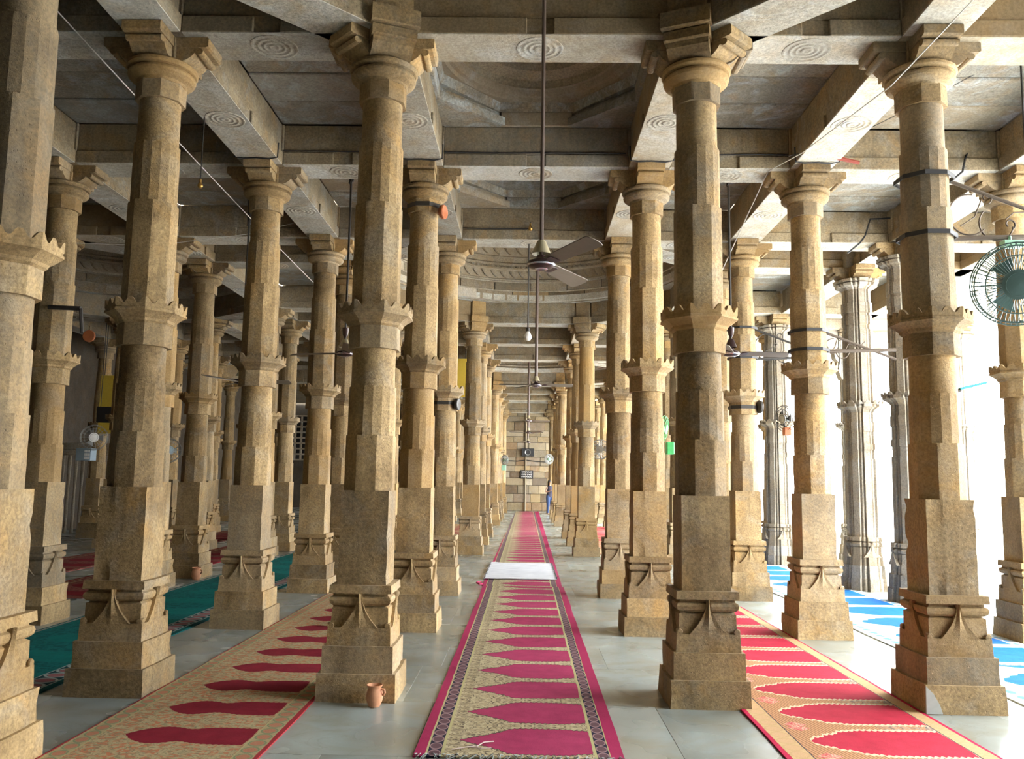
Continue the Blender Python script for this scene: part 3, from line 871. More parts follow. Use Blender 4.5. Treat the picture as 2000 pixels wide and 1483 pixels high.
# frayed end of the near carpet
mb = MB()
for k in range(60):
    x = -.0+1.27*k/60+random.uniform(-.01, .01); y = random.uniform(-.01, .02)
    pts = [(x, y+.02, .014), (x+random.uniform(-.02,.02), y-.02, .02+random.random()*.012), (x+random.uniform(-.04,.04), y-.05, .008)]
    mb.tube(pts, .003, 4)
fr = obj('fringe', mb, plain('grey_fringe', (.25,.28,.27), .9), nearc); fr['kind'] = 'stuff'
mb = MB()
P = [(.22,.12,.016),(.32,.16,.022),(.37,.19,.017),(.41,.25,.024),(.47,.29,.018)]
mb.tube(P, .0035, 5); mb.tube([(.32,.16,.02),(.40,.14,.02),(.46,.16,.018)], .003, 5); mb.tube([(.37,.19,.02),(.38,.15,.02)], .003, 5)
obj('loose_thread', mb, plain('pale_thread', (.6,.48,.45), .9), nearc)
carpet('prayer_carpet', 'dark red niched prayer carpet with cream floral ground between the two front left columns', M_REDL, -2.82, 4.6, 1.27, 15.5)
carpet('prayer_carpet', 'scarlet niched prayer carpet with tan striped border between the two front right columns', M_SCAR, 1.60, 4.7, 1.34, 7.1)
for (x_, y_, w_, L_, m_, lb) in (
    (-5.15, 6.5, 1.5, 13.0, M_TEAL, 'teal green prayer carpet in the bay left of the second left column row'),
    (3.84, 8.3, 1.5, 12.0, M_BLUE, 'bright blue prayer carpet by the courtyard columns on the right'),
    (3.84, 5.2, 1.5, 3.05, M_BLUE, 'blue prayer carpet cropped at the right edge behind the front right column'),
    (-7.12, 11.5, 1.2, 14.0, M_MAROON, 'maroon carpet in the dim hall at left, beyond the teal carpet'),
    (-9.17, 12.5, 1.38, 14.0, M_MAROON, 'maroon carpet deep in the dim left hall, farthest from the aisle'),
    (1.72, 20.0, 1.2, 12.0, M_SCAR, 'red carpet far back between the two column rows right of the aisle'),
    (-2.80, 20.5, 1.2, 12.0, M_REDL, 'red carpet far back between the two column rows left of the aisle')):
    carpet('prayer_carpet', lb, m_, x_, y_, w_, L_, .3)
# grey mat
def mat_():
    g = G('grey_woven_mat'); tc = g.n('ShaderNodeTexCoord').outputs['Object']; X, Y, Z_ = g.sep(tc)[:3]
    a = g.noise(g.comb(g.m('MULTIPLY', X, 1.5), g.m('MULTIPLY', Y, 14.), 0.), 2., 4., .6)
    c = g.ramp(a, [(.3, (.36,.37,.42)), (.5, (.56,.58,.62)), (.7, (.66,.67,.70))])
    sp = g.vor(tc, 7.); c = g.mix(g.m('LESS_THAN', sp, .05), c, (.12,.11,.12))
    g.bump(a, .5, .01); return g.out(c, .95)
MATM = mat_()
mt = carpet('floor_mat', 'wrinkled pale grey mat laid across the pink carpet', MATM, -.69, 14.5, 1.24, 2.75, .1, .020, .012, .02)
mb = MB()
mb.tube([(1.235+.01*math.sin(k*1.9), 2.75*k/24, .042+.012*math.sin(k*2.3)) for k in range(25)], .008, 5)
mb.tube([(.02+.01*math.sin(k*1.3), 2.75*k/24, .04+.010*math.sin(k*1.7)) for k in range(25)], .008, 5)
obj('dark_hem', mb, plain('charcoal_hem', (.05,.05,.055), .9), mt)
# rucked pink edge at the carpet seam
mb = MB(); mb.tube([(-.70,13.95,.03),(-.745,13.75,.05),(-.75,13.6,.055),(-.70,13.52,.045),(-.66,13.6,.04),(-.69,13.7,.05)], [.008,.014,.016,.014,.012,.008], 8)
obj('rucked_edge', mb, plain('pink_pile', (.52,.035,.13), .95), nearc, (.65, -5.28, 0))

# ------------------------------------------------------------------ end wall and left wall
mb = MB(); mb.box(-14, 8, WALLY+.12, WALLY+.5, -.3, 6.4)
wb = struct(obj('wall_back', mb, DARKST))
z = 0.; ri = 0
while z < 5.7:
    h = random.choice((.34,.42,.48)); h = min(h, 5.78-z)
    x = -1.95-random.random()*.4
    while x < 2.2:
        w = random.uniform(.5, 1.0); mb = MB(); d = random.uniform(0, .03)
        mb.bbox(x+.008, x+w-.008, WALLY-d, WALLY+.2, z+.008, z+h-.008, .012)
        obj('stone_block', mb, random.choice(WALLST), wb); x += w
    z += h; ri += 1
mb = MB(); mb.box(-2.9, -2.4, WALLY-.12, WALLY+.2, 0, 5.3); mb.box(2.3, 2.8, WALLY-.12, WALLY+.2, 0, 5.3)
obj('pilaster', mb, STONE, wb)
for i, (x0, x1) in enumerate(((-13.6, -12.2), (-8.4, -7.2), (-4.9, -3.8))):
    mb = MB(); z0, z1 = 2.7, 5.2
    nx_, nz = 4, 8
    for k in range(nx_+1):
        xx = x0+(x1-x0)*k/nx_; mb.box(xx-.045, xx+.045, WALLY-.05, WALLY+.1, z0, z1)
    for k in range(nz+1):
        zz = z0+(z1-z0)*k/nz; mb.box(x0, x1, WALLY-.052, WALLY+.098, zz-.045, zz+.045)
    w_ = struct(obj('window_%d' % (i+1), mb, PALE))
    mb = MB(); mb.box(x0, x1, WALLY+.10, WALLY+.119, z0, z1); obj('dark_recess', mb, BLACK, w_)
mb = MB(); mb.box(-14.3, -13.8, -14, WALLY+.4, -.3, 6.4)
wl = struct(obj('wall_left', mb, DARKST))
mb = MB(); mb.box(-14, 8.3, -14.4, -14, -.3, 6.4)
wf = struct(obj('wall_blocker_front', mb, DARKST))  # unseen wall added behind the camera to shut out light from the back
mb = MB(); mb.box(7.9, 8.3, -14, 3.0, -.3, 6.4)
wq = struct(obj('wall_blocker_right', mb, DARKST))  # unseen wall added to keep side light off the column fronts

# things on the end wall
Yw = WALLY-.04
def on_wall(px, py): p = atY(px, py, Yw); return p
p = on_wall(1029, 927)
sg = thing('calligraphy_board', 'black board with white script hung on the end wall above the carpet', 'sign', (p.x, Yw, p.z))
mb = MB(); mb.bbox(-.36,.36,-.05,.04,-.24,.24,.01); obj('board', mb, BLACK, sg)
mb = MB()
for k, (a, b) in enumerate(((-.13, .12), (.13, .0), (-.02,-.13))):
    pass
for row_, zz in enumerate((.13, 0., -.13)):
    for q in range(6):
        xx = -.27+q*.10+random.uniform(-.01,.01); mb.tube([(xx-.03,-.055,zz+.02),(xx,-.055,zz-.035),(xx+.04,-.055,zz-.01),(xx+.045,-.055,zz+.045)], .011, 4)
        if q % 2: mb.lathe([(.012,-.004),(.012,.004)], 6, (xx, -.055, zz+.055), True, True, ax=(0,-1,0))
obj('script', mb, WHITE, sg)
p = on_wall(1031, 884)
mb = MB(); mb.bbox(-.35,.35,-.2,.0,-.24,.22,.02)
sp = tag(obj('loudspeaker', mb, BLACK, None, (p.x, Yw, p.z)), 'dark box loudspeaker high on the end wall above the script board', 'speaker')
mb = MB(); mb.lathe([(.001,-.01),(.12,-.01),(.16,.012),(.17,.012),(.17,.0)], 20, (0,-.205,0), ax=(0,-1,0)); obj('speaker_cone', mb, STEEL, sp)
p0 = on_wall(1029, 720); p1 = on_wall(1029, 912)
mb = MB(); mb.tube([(p0.x, Yw-.01, 5.6), (p0.x, Yw-.01, 0.02)], .045, 8)
tag(obj('wall_conduit', mb, WALLST[2], None), 'pale vertical conduit down the middle of the end wall', 'pipe')
mb = MB(); a = on_wall(985, 900); b = on_wall(1068, 903)
mb.tube([a, on_wall(1010, 901), on_wall(1028, 899), on_wall(1048, 902), b], .025, 5)
tag(obj('wall_cable', mb, BLACK), 'thin dark cable sagging across the end wall', 'cable')

# ------------------------------------------------------------------ ceiling fans
def blade_mesh(L=.55, w0=.05, w1=.07):
    mb = MB(); top = []; n = 9
    P = []
    for k in range(n):
        t = k/(n-1); P.append((.12+L*t, w0+(w1-w0)*t))
    out = [(x, -w) for x, w in P]+[(P[-1][0]+.045*math.cos(a), .075*math.sin(a)) for a in (-1.1,-.6,0,.6,1.1)]+[(x, w) for x, w in P[::-1]]
    mb.extr(out, lambda p, t: (p[0], p[1], t-p[1]*.30), -.003, .003)
    return mb.mesh('blade', BLADE, 40)
BL = blade_mesh()
def arm_mesh():
    mb = MB(); mb.extr([(.07,-.03),(.10,-.02),(.16,-.045),(.20,-.04),(.20,.04),(.16,.045),(.10,.02),(.07,.03)], lambda p, t: (p[0], p[1], t-p[1]*.2), -.010, -.004)
    return mb.mesh('blade_arm', BROWNM, 40)
AR = arm_mesh()
def ceiling_fan(x, y, z, ztop, angles, label, hook=None, pipe=.016, canopy=CREAMM):
    t = thing('ceiling_fan', label, 'fan', (x, y, z), 0, 'hanging ceiling fans')
    mb = MB(); mb.lathe([(.001,-.045),(.035,-.045),(.05,-.04),(.085,-.03),(.10,-.012),(.102,.0),(.095,.015),(.06,.03),(.04,.035),(.03,.06),(.001,.06)], 28)
    obj('motor', mb, BROWNM, t, ang=35)
    mb = MB(); mb.lathe([(.096,-.020),(.1035,-.012),(.1045,-.008),(.100,-.012)], 28); mb.lathe([(.03,-.047),(.045,-.047),(.05,-.042)], 20)
    obj('chrome_ring', mb, CHROME, t, ang=60)
    mb = MB(); mb.lathe([(.022,.175),(.034,.165),(.06,.10),(.072,.07),(.068,.07),(.055,.10),(.03,.155)], 20, cap0=True); obj('canopy', mb, canopy, t, ang=40)
    mb = MB(); mb.tube([(0,0,.05), (0,0,ztop-z)], pipe, 8)
    if hook:
        mb.tube([(0,0,hook-z), (0,0,ztop-z)], .03, 8)
        mb.tube([(-.02,0,hook-z-.03),(.02,0,hook-z+.03)], .02, 6)
    obj('down_rod', mb, IRON if hook else RODM, t)
    if hook:
        mb = MB(); mb.lathe([(.018,.20),(.03,.22),(.038,.27),(.04,.31),(.034,.31),(.028,.25),(.012,.215)], 18); obj('rod_cup', mb, BROWNM, t, ang=40)
    for a in angles:
        b_ = link('blade', BL, t, rz=a); link('blade_arm', AR, b_)
    return t
hp = atY(1057, 515, 6.05)
ceiling_fan(hp.x, 6.05, hp.z, 7.6, (math.atan2(-.58,.33), math.atan2(.51,.27)), 'large ceiling fan on a long rod over the front of the pink carpet', None, .0145)
hp = atY(1047, 752, 16.1)
ceiling_fan(hp.x, 16.1, hp.z, 8.6, (PI*.03, PI*.03+2.1, PI*1.03-.1), 'second ceiling fan along the aisle, wide blades seen edge on', None, .03)
for k, (px, py, Y_, l) in enumerate(((1032, 822, 26.8, 'third ceiling fan along the aisle'), (1032, 845, 31.0, 'fourth ceiling fan along the aisle, smaller'), (1031, 864, 39.0, 'fifth and farthest ceiling fan along the aisle'))):
    hp = atY(px, py, Y_)
    ceiling_fan(hp.x, Y_, hp.z, 8.0 if k != 1 else 7.5, (.3+k, 2.4+k, 4.5+k), l, None, .035)
hp = atY(673, 690, 10.1)
ceiling_fan(hp.x, 10.1, hp.z, 5.80, (2.9, .8, 5.0), 'ceiling fan hanging between the two left column rows, partly hidden', 5.32, .014)
hp = atY(1428, 690, 10.05)
ceiling_fan(hp.x, 10.05, hp.z, 5.80, (.12, 2.2, 4.35), 'dark brown ceiling fan hanging between the two right column rows', 5.32, .014, BROWNM)
hp = atY(470, 745, 12.0)
ceiling_fan(hp.x, 12.0, hp.z, 5.80, (.1, 2.2, 4.3), 'ceiling fan in the dim bay behind the third left column', 5.35, .016)

# hanging bulbs
def bulb(px, py, Y_, ztop, label, mat=WHITE, r=.05, cord=.012):
    p = atY(px, py, Y_)
    t = thing('hanging_bulb', label, 'light bulb', (p.x, Y_, p.z), 0)
    mb = MB(); mb.lathe([(.001,-r*1.2),(r*.6,-r*1.05),(r,-r*.4),(r*.95,.1*r),(r*.6,r*.8),(r*.35,r*1.3),(r*.3,r*1.5)], 16); obj('glass_bulb', mb, mat, t, ang=50)
    mb = MB(); mb.lathe([(r*.42,r*1.2),(r*.45,r*2.1),(r*.2,r*2.3)], 12, cap1=True); obj('socket', mb, BRASS if mat is BRASS else IRON, t)
    mb = MB(); mb.tube([(0,0,r*2.2),(0,0,ztop-p.z)], cord, 6); obj('cord', mb, IRON, t)
bulb(1031, 657, 12.72, 5.30, 'white bulb hanging on a long cord beside the aisle fans', WHITE, .06, .012)
bulb(391, 362, 8.2, 5.79, 'small brass lamp holder hanging from the ceiling at left', BRASS, .028, .006)
bulb(1036, 446, 12.44, 5.56, 'brass lamp holder on the cross beam above the aisle', BRASS, .035, .008)

# ------------------------------------------------------------------ caged wall fans
def cage_fan(loc, R_, yaw, pitch, label, cagem, backm, n=28, box=None, wire=.003):
    t = thing('wall_fan', label, 'fan', loc, 0, 'caged wall fans')
    rot = Matrix.Rotation(yaw, 4, 'Z') @ Matrix.Rotation(pitch, 4, 'X')
    def TP(p): return tuple(rot @ Vector(p))
    mb = MB()
    dep = R_*.42
    for k, (rr_, yy) in enumerate(((R_, 0), (R_*.93, -dep*.42), (R_*.93, dep*.42), (R_*.70, -dep*.62), (R_*.28, -dep*.72), (R_*.28, dep*.6))):
        mb.tube([TP((rr_*math.cos(a*PI/16), yy, rr_*math.sin(a*PI/16))) for a in range(32)], wire*1.3, 5, True)
    for i in range(n):
        a = 2*PI*i/n; c, s_ = math.cos(a), math.sin(a)
        for sg_ in (-1, 1):
            pts = [(R_*.25*c, sg_*dep*.70, R_*.25*s_), (R_*.65*c, sg_*dep*.62, R_*.65*s_), (R_*.9*c, sg_*dep*.42, R_*.9*s_), (R_*c, 0, R_*s_)]
            mb.tube([TP(p) for p in pts], wire*.8, 4)
    obj('cage', mb, cagem, t)
    mb = MB(); mb.lathe([(.001,-.01),(R_*.36,-.01),(R_*.36,.0),(.001,.01)], 20, ax=(0,-1,0)); mb.v = [TP((p[0], p[1]-dep*.72, p[2])) for p in mb.v]; obj('badge', mb, backm, t)
    mb = MB(); mb.lathe([(.001,0),(R_*.2,0),(R_*.24,.08),(R_*.2,R_*.75),(.001,R_*.8)], 18, ax=(0,1,0)); mb.v = [TP((p[0], p[1]+dep*.1, p[2])) for p in mb.v]; obj('motor', mb, backm, t, ang=50)
    for q in range(3):
        mb = MB(); a0 = q*2*PI/3
        out = []
        for k in range(7):
            tt = k/6; out.append((R_*(.12+.55*tt), a0-.22-.20*tt))
        for k in range(7):
            tt = 1-k/6; out.append((R_*(.12+.58*tt), a0+.20+.30*tt))
        mb.extr(out, lambda p, tt: TP((p[0]*math.cos(p[1]), tt+.08*(p[1]-a0)*R_, p[0]*math.sin(p[1]))), -.004, .004)
        obj('blade', mb, cagem, t, ang=60)
    return t
# iron bracket with scrolls holding the big fan, strapped to the front right column
x0, y0 = XC[3], 6.79
def strap(mb, cx, cy, z, r=.205, h=.035, t=.008, tilt=.0):
    n = 32
    for sgn in (1,):
        o_, i_ = [], []
        ls = []
        for rr_, zz in ((r, z-h/2), (r+t, z-h/2), (r+t, z+h/2), (r, z+h/2), (r, z-h/2)):
            ls.append([(cx+rad('o', rr_, 2*PI*i/n)*math.cos(2*PI*i/n), cy+rad('o', rr_, 2*PI*i/n)*math.sin(2*PI*i/n), zz+tilt*math.cos(2*PI*i/n)) for i in range(n)])
        mb.rings(ls, False, False)
def spiral(mb, cx, y, cz, r0, r1, a0, a1, th=.008, n=22):
    mb.tube([(cx+(r0+(r1-r0)*k/n)*math.cos(a0+(a1-a0)*k/n), y, cz+(r0+(r1-r0)*k/n)*math.sin(a0+(a1-a0)*k/n)) for k in range(n+1)], th, 6)
def iron_bracket(x, y, z_hi, z_lo, ln, label, mat, d=0, k=1.):
    t = thing('fan_bracket', label, 'bracket', (x, y, 0))
    for zz in (z_hi, z_lo):
        mb = MB(); strap(mb, 0, 0, zz); obj('iron_strap', mb, BLACK, t)
    mb = MB(); mb.tube([(.20,0,z_hi),(ln,0,z_hi-(ln-.2)*.38)], .016, 8); obj('arm', mb, mat, t)
    mb = MB(); mb.tube([(.20,0,z_lo),(ln,0,z_lo+.03)], .022, 8); obj('arm', mb, mat, t)
    mb = MB(); zc = (z_hi+z_lo)/2-.02
    spiral(mb, .20+.16*k, 0, zc-.03, .18*k, .16*k, PI*.45, PI*1.75, .007)
    spiral(mb, .20+.30*k, 0, zc+.12*k, .05*k, .02*k, -PI*.4, PI*1.2, .007)
    spiral(mb, .20+.38*k, 0, zc-.10, .15*k, .13*k, PI*.75, PI*1.95, .007)
    spiral(mb, .20+.48*k, 0, zc-.10, .05*k, .02*k, -PI*.3, PI*1.3, .007)
    mb.tube([(.20+.26*k,0,z_hi-.16*k),(.20+.20*k,0,zc-.04),(.20+.08*k,0,zc-.12)], .006, 6)
    mb.tube([(.20+.62*k,0,z_hi-.26*k),(.20+.52*k,0,zc+.0),(.20+.45*k,0,zc-.06)], .006, 6)
    mb.tube([(.20+.62*k,0,z_hi-.26*k),(.20+.72*k,0,zc-.05),(.20+.9*k,0,z_lo+.12)], .006, 6)
    obj('scrollwork', mb, mat, t)
    return t
iron_bracket(x0, y0, 4.17, 3.68, 1.15, 'scrolled iron bracket strapped to the front right column holding the big fan', RUST)
p = atY(1985, 555, 6.75)
cage_fan((p.x, 6.75, p.z), .335, -.35, .25, 'large caged fan cropped at the right edge below the scrolled bracket', TEALM, TEALM, 52, wire=.0048)
mb = MB(); mb.tube([(p.x-.02, 6.76, p.z+.30), (p.x-.02, 6.77, 3.70)], .012, 6); mb.box(p.x-.09, p.x+.07, 6.72, 6.80, 3.60, 3.655)
tag(obj('fan_hanger', mb, GREENP), 'pale green clamp holding the large caged fan under its bracket', 'bracket')
br2 = iron_bracket(XC[3], 12.72, 4.00, 3.55, 1.1, 'scrolled iron bracket on the third right column, second row, in front of ribbed columns', IRON, k=1.2)
iron_bracket(XC[3], 9.73, 3.42, 3.20, 1.0, 'short iron bracket on the second column of the second right row', RUST, k=.5)
p = atY(1533, 818, 12.7); cage_fan((p.x, 12.7, p.z), .2, -1.1, .1, 'small dark caged fan on the column right of centre, before the ribbed column', IRON, STEEL, 16)
p = atY(1536, 843, 12.7); mb = MB(); mb.bbox(p.x-.05, p.x+.05, 12.62, 12.74, p.z-.06, p.z+.06, .008)
tag(obj('switch_box', mb, ORANGE), 'small orange brown switch box under the dark caged fan', 'switch box')
# fan with blue box in the dim left hall
p = atY(184, 855, 17.7); cage_fan((p.x, 17.7, p.z), .27, .4, .0, 'caged fan on a dim column at far left above a lit switch box', STEEL, WHITE, 18)
p = atY(167, 888, 17.8)
t = thing('switch_box', 'blue grey box with a pale grid front below the far left fan', 'switch box', (p.x, 17.8, p.z))
mb = MB(); mb.bbox(-.16,.16,-.1,.15,-.13,.13,.008); obj('box', mb, GREYBOARD, t)
for i in range(2):
    for j in range(3):
        mb = MB(); mb.box(.03+i*.06, .08+i*.06, -.112, -.1, -.10+j*.07, -.045+j*.07); obj('pane', mb, WHITE, t)
# green fan and box between the right columns
p = atY(1300, 838, 15.2); cage_fan((p.x-.05, 15.2, p.z), .24, 1.2, .15, 'bright green caged fan seen from behind, between the right columns', GREEN, GREEN, 16)
p = atY(1309, 876, 15.1); mb = MB(); mb.bbox(p.x-.07, p.x+.06, 15.0, 15.2, p.z-.11, p.z+.11, .01)
tag(obj('switch_box', mb, [plain('vivid_green', (.12,.75,.25), .4)]), 'vivid green box below the green fan, between the right columns', 'switch box')
p = atY(1076, 897, 37.4); cage_fan((p.x-.08, 37.6, p.z), .22, .5, 0, 'tiny caged fan far up the aisle on its right side', STEEL, GREEN, 14, wire=.008)
p = atY(986, 899, 37.4); cage_fan((p.x, 37.4, p.z), .22, -.9, 0, 'tiny caged fan far up the aisle on its left side', STEEL, GREENP, 14, wire=.008)
p = atY(984, 914, 37.5); mb = MB(); mb.bbox(p.x-.1, p.x+.1, 37.4, 37.6, p.z-.11, p.z+.11, .01)
tag(obj('switch_box', mb, GREENP), 'small pale green box low on the far left column of the aisle', 'switch box')
p = atY(1172, 878, 24.0); cage_fan((p.x, 24.0, p.z), .28, -.3, 0, 'pale caged fan between the right aisle columns in mid distance', STEEL, STEEL, 18, wire=.006)
p = atY(330, 880, 14.0); cage_fan((p.x, 14.0, p.z), .2, .6, 0, 'small caged fan half hidden behind the front left column', STEEL, GREYBOARD, 16)

# round speakers / discs strapped on columns
def disc(px, py, Y_, r, axis, mat, label):
    p = atY(px, py, Y_)
    t = thing('round_speaker', label, 'speaker', tuple(p), 0)
    mb = MB(); mb.lathe([(.001,0),(r*.6,0),(r,.03),(r,.06),(r*.9,.07),(.001,.06)], 24, ax=axis); obj('cone', mb, mat, t, ang=40)
    return t
d1 = disc(859, 415, 9.6, .085, (1,-.35,0), ORANGE, 'orange brown disc strapped under the capital left of the aisle')
mb = MB(); strap(mb, XC[1], 9.73, 4.86, .19, .05); obj('iron_strap', mb, IRON, d1).location = -Vector(d1.location)
d2 = disc(888, 790, 12.6, .09, (1,-.3,0), IRON, 'dark disc strapped below the collar of the third aisle column on the left')
mb = MB(); strap(mb, XC[1], 12.72, 2.80, .2, .05); obj('iron_strap', mb, IRON, d2).location = -Vector(d2.location)
ds = disc(186, 667, 17.85, .13, (.1,-1,0), ORANGE, 'round red brown speaker facing out under a capital at far left'); ds.location = (-9.45, 17.86, 4.62)
d3 = disc(1478, 795, 12.6, .10, (1,.2,0), IRON, 'dark disc strapped below the collar of the third column, second right row')
mb = MB(); strap(mb, XC[3], 12.72, 2.80, .2, .05); obj('iron_strap', mb, IRON, d3).location = -Vector(d3.location)

# ------------------------------------------------------------------ clay pots
def pot(loc, s, label, handle=True):
    t = thing('clay_pot', label, 'pot', loc, 0, None)
    mb = MB(); mb.lathe([(.001,0),(.038,.0),(.045,.012),(.060,.05),(.062,.08),(.055,.11),(.047,.125),(.050,.14),(.058,.150),(.060,.155),(.055,.156),(.046,.145),(.042,.125),(.054,.08),(.050,.03),(.001,.02)], 28); obj('body', mb, CLAY, t, ang=60)
    if handle:
        mb = MB(); mb.tube([(.050,-.01,.125),(.072,-.015,.125),(.077,-.015,.105),(.068,-.012,.088),(.058,-.01,.085)], .009, 8); obj('handle', mb, CLAY, t, ang=60)
    t.scale = (s,)*3
    return t
pot((-1.085, 6.40, .001), 1.0, 'small terracotta pot with a handle at the foot of the front left aisle column')
pot((-5.28, 13.8, .001), 1.25, 'small terracotta pot on the floor by a dim left column beyond the teal carpet')

# ------------------------------------------------------------------ cables and wires
def wire(pts, r, mat, label, name='wire'):
    mb = MB(); mb.tube(pts, r, 5); return tag(obj(name, mb, mat), label, 'cable')
def sagged(a, b, s, n=10):
    a = Vector(a); b = Vector(b); return [a.lerp(b, k/n)-Vector((0,0,s*4*(k/n)*(1-k/n))) for k in range(n+1)]
wire(sagged(atY(112, 22, 6.3), atY(612, 552, 12.6), .03, 14), .006, WIREW, 'pale wire slanting down from upper left behind the left columns')
P = [atY(1912, -12, 5.9), atY(1740, 168, 6.4), atY(1568, 298, 8.6), atY(1500, 335, 9.6), atY(1460, 420, 10.2), atY(1405, 540, 11.0)]
wire(P, .006, WIREW, 'pale wire slanting from the upper right down between the right columns')
wire([atY(1955, 118, 8.0), atY(1800, 200, 8.6), atY(1640, 280, 9.0), atY(1540, 305, 9.2)], .004, BLACK, 'thin dark line crossing behind the front right capital')
wire([atY(0, 470, 12.0), atY(300, 480, 12.0), atY(480, 458, 12.2), atY(600, 430, 12.4)], .005, WIREW, 'thin pale wire stretched between the left capitals')
yb = 9.73-.235
def ledge(x0, x1, y_, z_, lab):
    pts = []
    n = max(3, int((x1-x0)/.35))
    for k in range(n+1): pts.append((x0+(x1-x0)*k/n, y_, z_+.012*noise.noise(Vector((k*1.7, y_, 0)))))
    wire(pts, .008, BLACK, lab, 'cable')
ledge(-1.0, 1.12, yb, 5.468, 'black cable along the ledge of the second cross beam over the aisle')
ledge(-2.9, -1.45, yb, 5.468, 'black cable along the cross beam between the left columns')
ledge(1.6, 3.0, yb, 5.468, 'black cable along the cross beam between the right columns')
ledge(-1.0, 0.05, 12.72-.235, 5.468, 'black cable along the third cross beam, left half')
for (xa, lab) in ((XC[1], 'black cable drooping across the beam over the second left aisle column'), (XC[2], 'black cable drooping across the beam over the second right aisle column'), (XC[0], 'black cable drooping across the beam over the second column, left row'), (XC[3], 'black cable drooping across the beam over the second column, right row')):
    y_ = 9.73-.46
    pts = [(xa-.25, y_, 5.47), (xa-.245, y_, 5.30), (xa-.15, y_, 5.285), (xa, y_, 5.292), (xa+.15, y_, 5.28), (xa+.245, y_, 5.30), (xa+.25, y_, 5.47)]
    wire(pts, .009, BLACK, lab, 'cable')
wire([atY(1985, 0, 7.2), atY(1990, 50, 7.2), atY(1986, 88, 7.2), atY(1994, 130, 7.2), atY(1999, 230, 7.2), atY(2003, 300, 7.2)], .009, BLACK, 'black cable hanging in the upper right corner', 'cable')
wire([atY(1985, 240, 9.6), atY(1900, 275, 9.6), atY(1885, 310, 9.5), atY(1880, 335, 9.3), atY(1850, 360, 9.2)], .012, BLACK, 'black cable bent over the beam right of the front right column', 'cable')
wire([atY(1760, 425, 12.4), atY(1700, 428, 12.4), atY(1690, 460, 12.4), atY(1680, 474, 12.3), atY(1655, 495, 12.3)], .014, BLACK, 'black cable stepping down the beam above the broad ribbed column', 'cable')
mb = MB(); a = atY(1632, 308, 9.2); b = atY(1678, 318, 9.2); mb.tube([a, b], .022, 6)
tag(obj('red_bar', mb, REDB), 'short red brown bar lying on the bracket of the second right column', 'bar')
mb = MB(); a = atY(95, 600, 9.54); b = atY(158, 603, 9.54); mb.tube([a, b], .028, 6); mb.tube([b, atY(160, 650, 9.54)], .02, 6)
tag(obj('iron_bar', mb, IRON), 'dark iron bar jutting from behind the cropped left column', 'bar')
mb = MB(); a = atY(1596, 855, 15.); 
for nm_, px, py, Y_, w_, h_, m_, lb in (
    ('yellow_board', 211, 790, 21.5, .45, 1.5, YELLOW, 'yellow board hanging in the dim hall at far left'),
    ('dark_panel', 206, 810, 20.9, .45, .4, BLACK, 'dark panel in front of the yellow board at far left'),
    ('yellow_board', 897, 738, 24.0, .5, 1.1, YELLOW, 'yellow board seen through the gap left of the aisle columns')):
    p = atY(px, py, Y_); mb = MB(); mb.bbox(p.x-w_/2, p.x+w_/2, Y_, Y_+.06, p.z-h_/2, p.z+h_/2, .006)
    mb.tube([(p.x-w_/3, Y_+.03, p.z+h_/2-.02), (p.x-w_/3, Y_+.03, 5.8)], .012, 5) if nm_ == 'x' else None
    bo_ = tag(obj(nm_, mb, m_), lb, 'board')
    for sx in (-1, 1):
        m2 = MB(); m2.tube([(p.x+sx*w_/3, Y_+.03, p.z+h_/2-.02), (p.x+sx*w_/3, Y_+.03, 5.8)], .010, 5); obj('hanging_wire', m2, BLACK, bo_)
p = atY(192, 940, 24)
t = thing('carved_screen', 'carved stone railing screen of slim balusters in the dim far left hall', 'screen', (p.x, 24, 0))
mb = MB(); mb.bbox(-1.2,1.2,-.1,.1,2.35,2.55,.02); mb.bbox(-1.1,1.1,-.08,.08,2.2,2.34,.02); obj('cornice', mb, PALE, t)
for k in range(12):
    mb = MB(); xx = -1.05+k*.19; mb.lathe([(.05,0),(.05,.1),(.035,.2),(.045,.6),(.03,1.2),(.045,1.6),(.05,1.9),(.05,2.2)], 10, (xx,0,.0)); obj('baluster', mb, PALE, t, ang=50)

# ------------------------------------------------------------------ cusped arch screen and courtyard at the right
def arch_screen(x0, x1, y, zs, zc, zt, label):
    t = thing('cusped_arch', label, 'arch', ((x0+x1)/2, y, 0), 0, 'cusped arches at the courtyard side')
    w = (x1-x0)/2; pts = [(-w, zt), (-w, zs)]
    n = 9; inner = []
    for k in range(n*4+1):
        tt = k/(n*4); a = PI*(1-tt)
        r = w*.93; bumpy = 1-.085*abs(math.sin(tt*PI*n))
        inner.append((r*bumpy*math.cos(a), zs+(zc-zs)*bumpy*math.sin(a)**.9))
    poly_l = inner[:len(inner)//2+1]; poly_r = inner[len(inner)//2:]
    mb = MB()
    for P_, s_ in ((poly_l, -1), (poly_r, 1)):
        for i in range(len(P_)-1):
            a_, b_ = P_[i], P_[i+1]
            mb.extr([a_, b_, (b_[0], zt), (a_[0], zt)], lambda p, q: (p[0], q, p[1]), -.12, .12)
    mb.box(-w, -w*.92, -.12, .12, zs, zt); mb.box(w*.92, w, -.12, .12, zs, zt)
    obj('spandrel', mb, GREYST, t)
    mb = MB(); mb.bbox(-w, w, -.2, .2, zt, zt+.25, .02); mb.bbox(-w, w, -.16, .16, zt+.25, zt+.5, .02); obj('cornice', mb, GREYST, t)
    mb = MB()
    for k in range(int(w*2/.11)):
        mb.extr([(-w+k*.11+.01, zt+.5), (-w+k*.11+.10, zt+.5), (-w+k*.11+.055, zt+.60)], lambda p, q: (p[0], q, p[1]), -.14, -.06)
    o_ = obj('cresting', mb, GREYST, t); o_['kind'] = 'stuff'
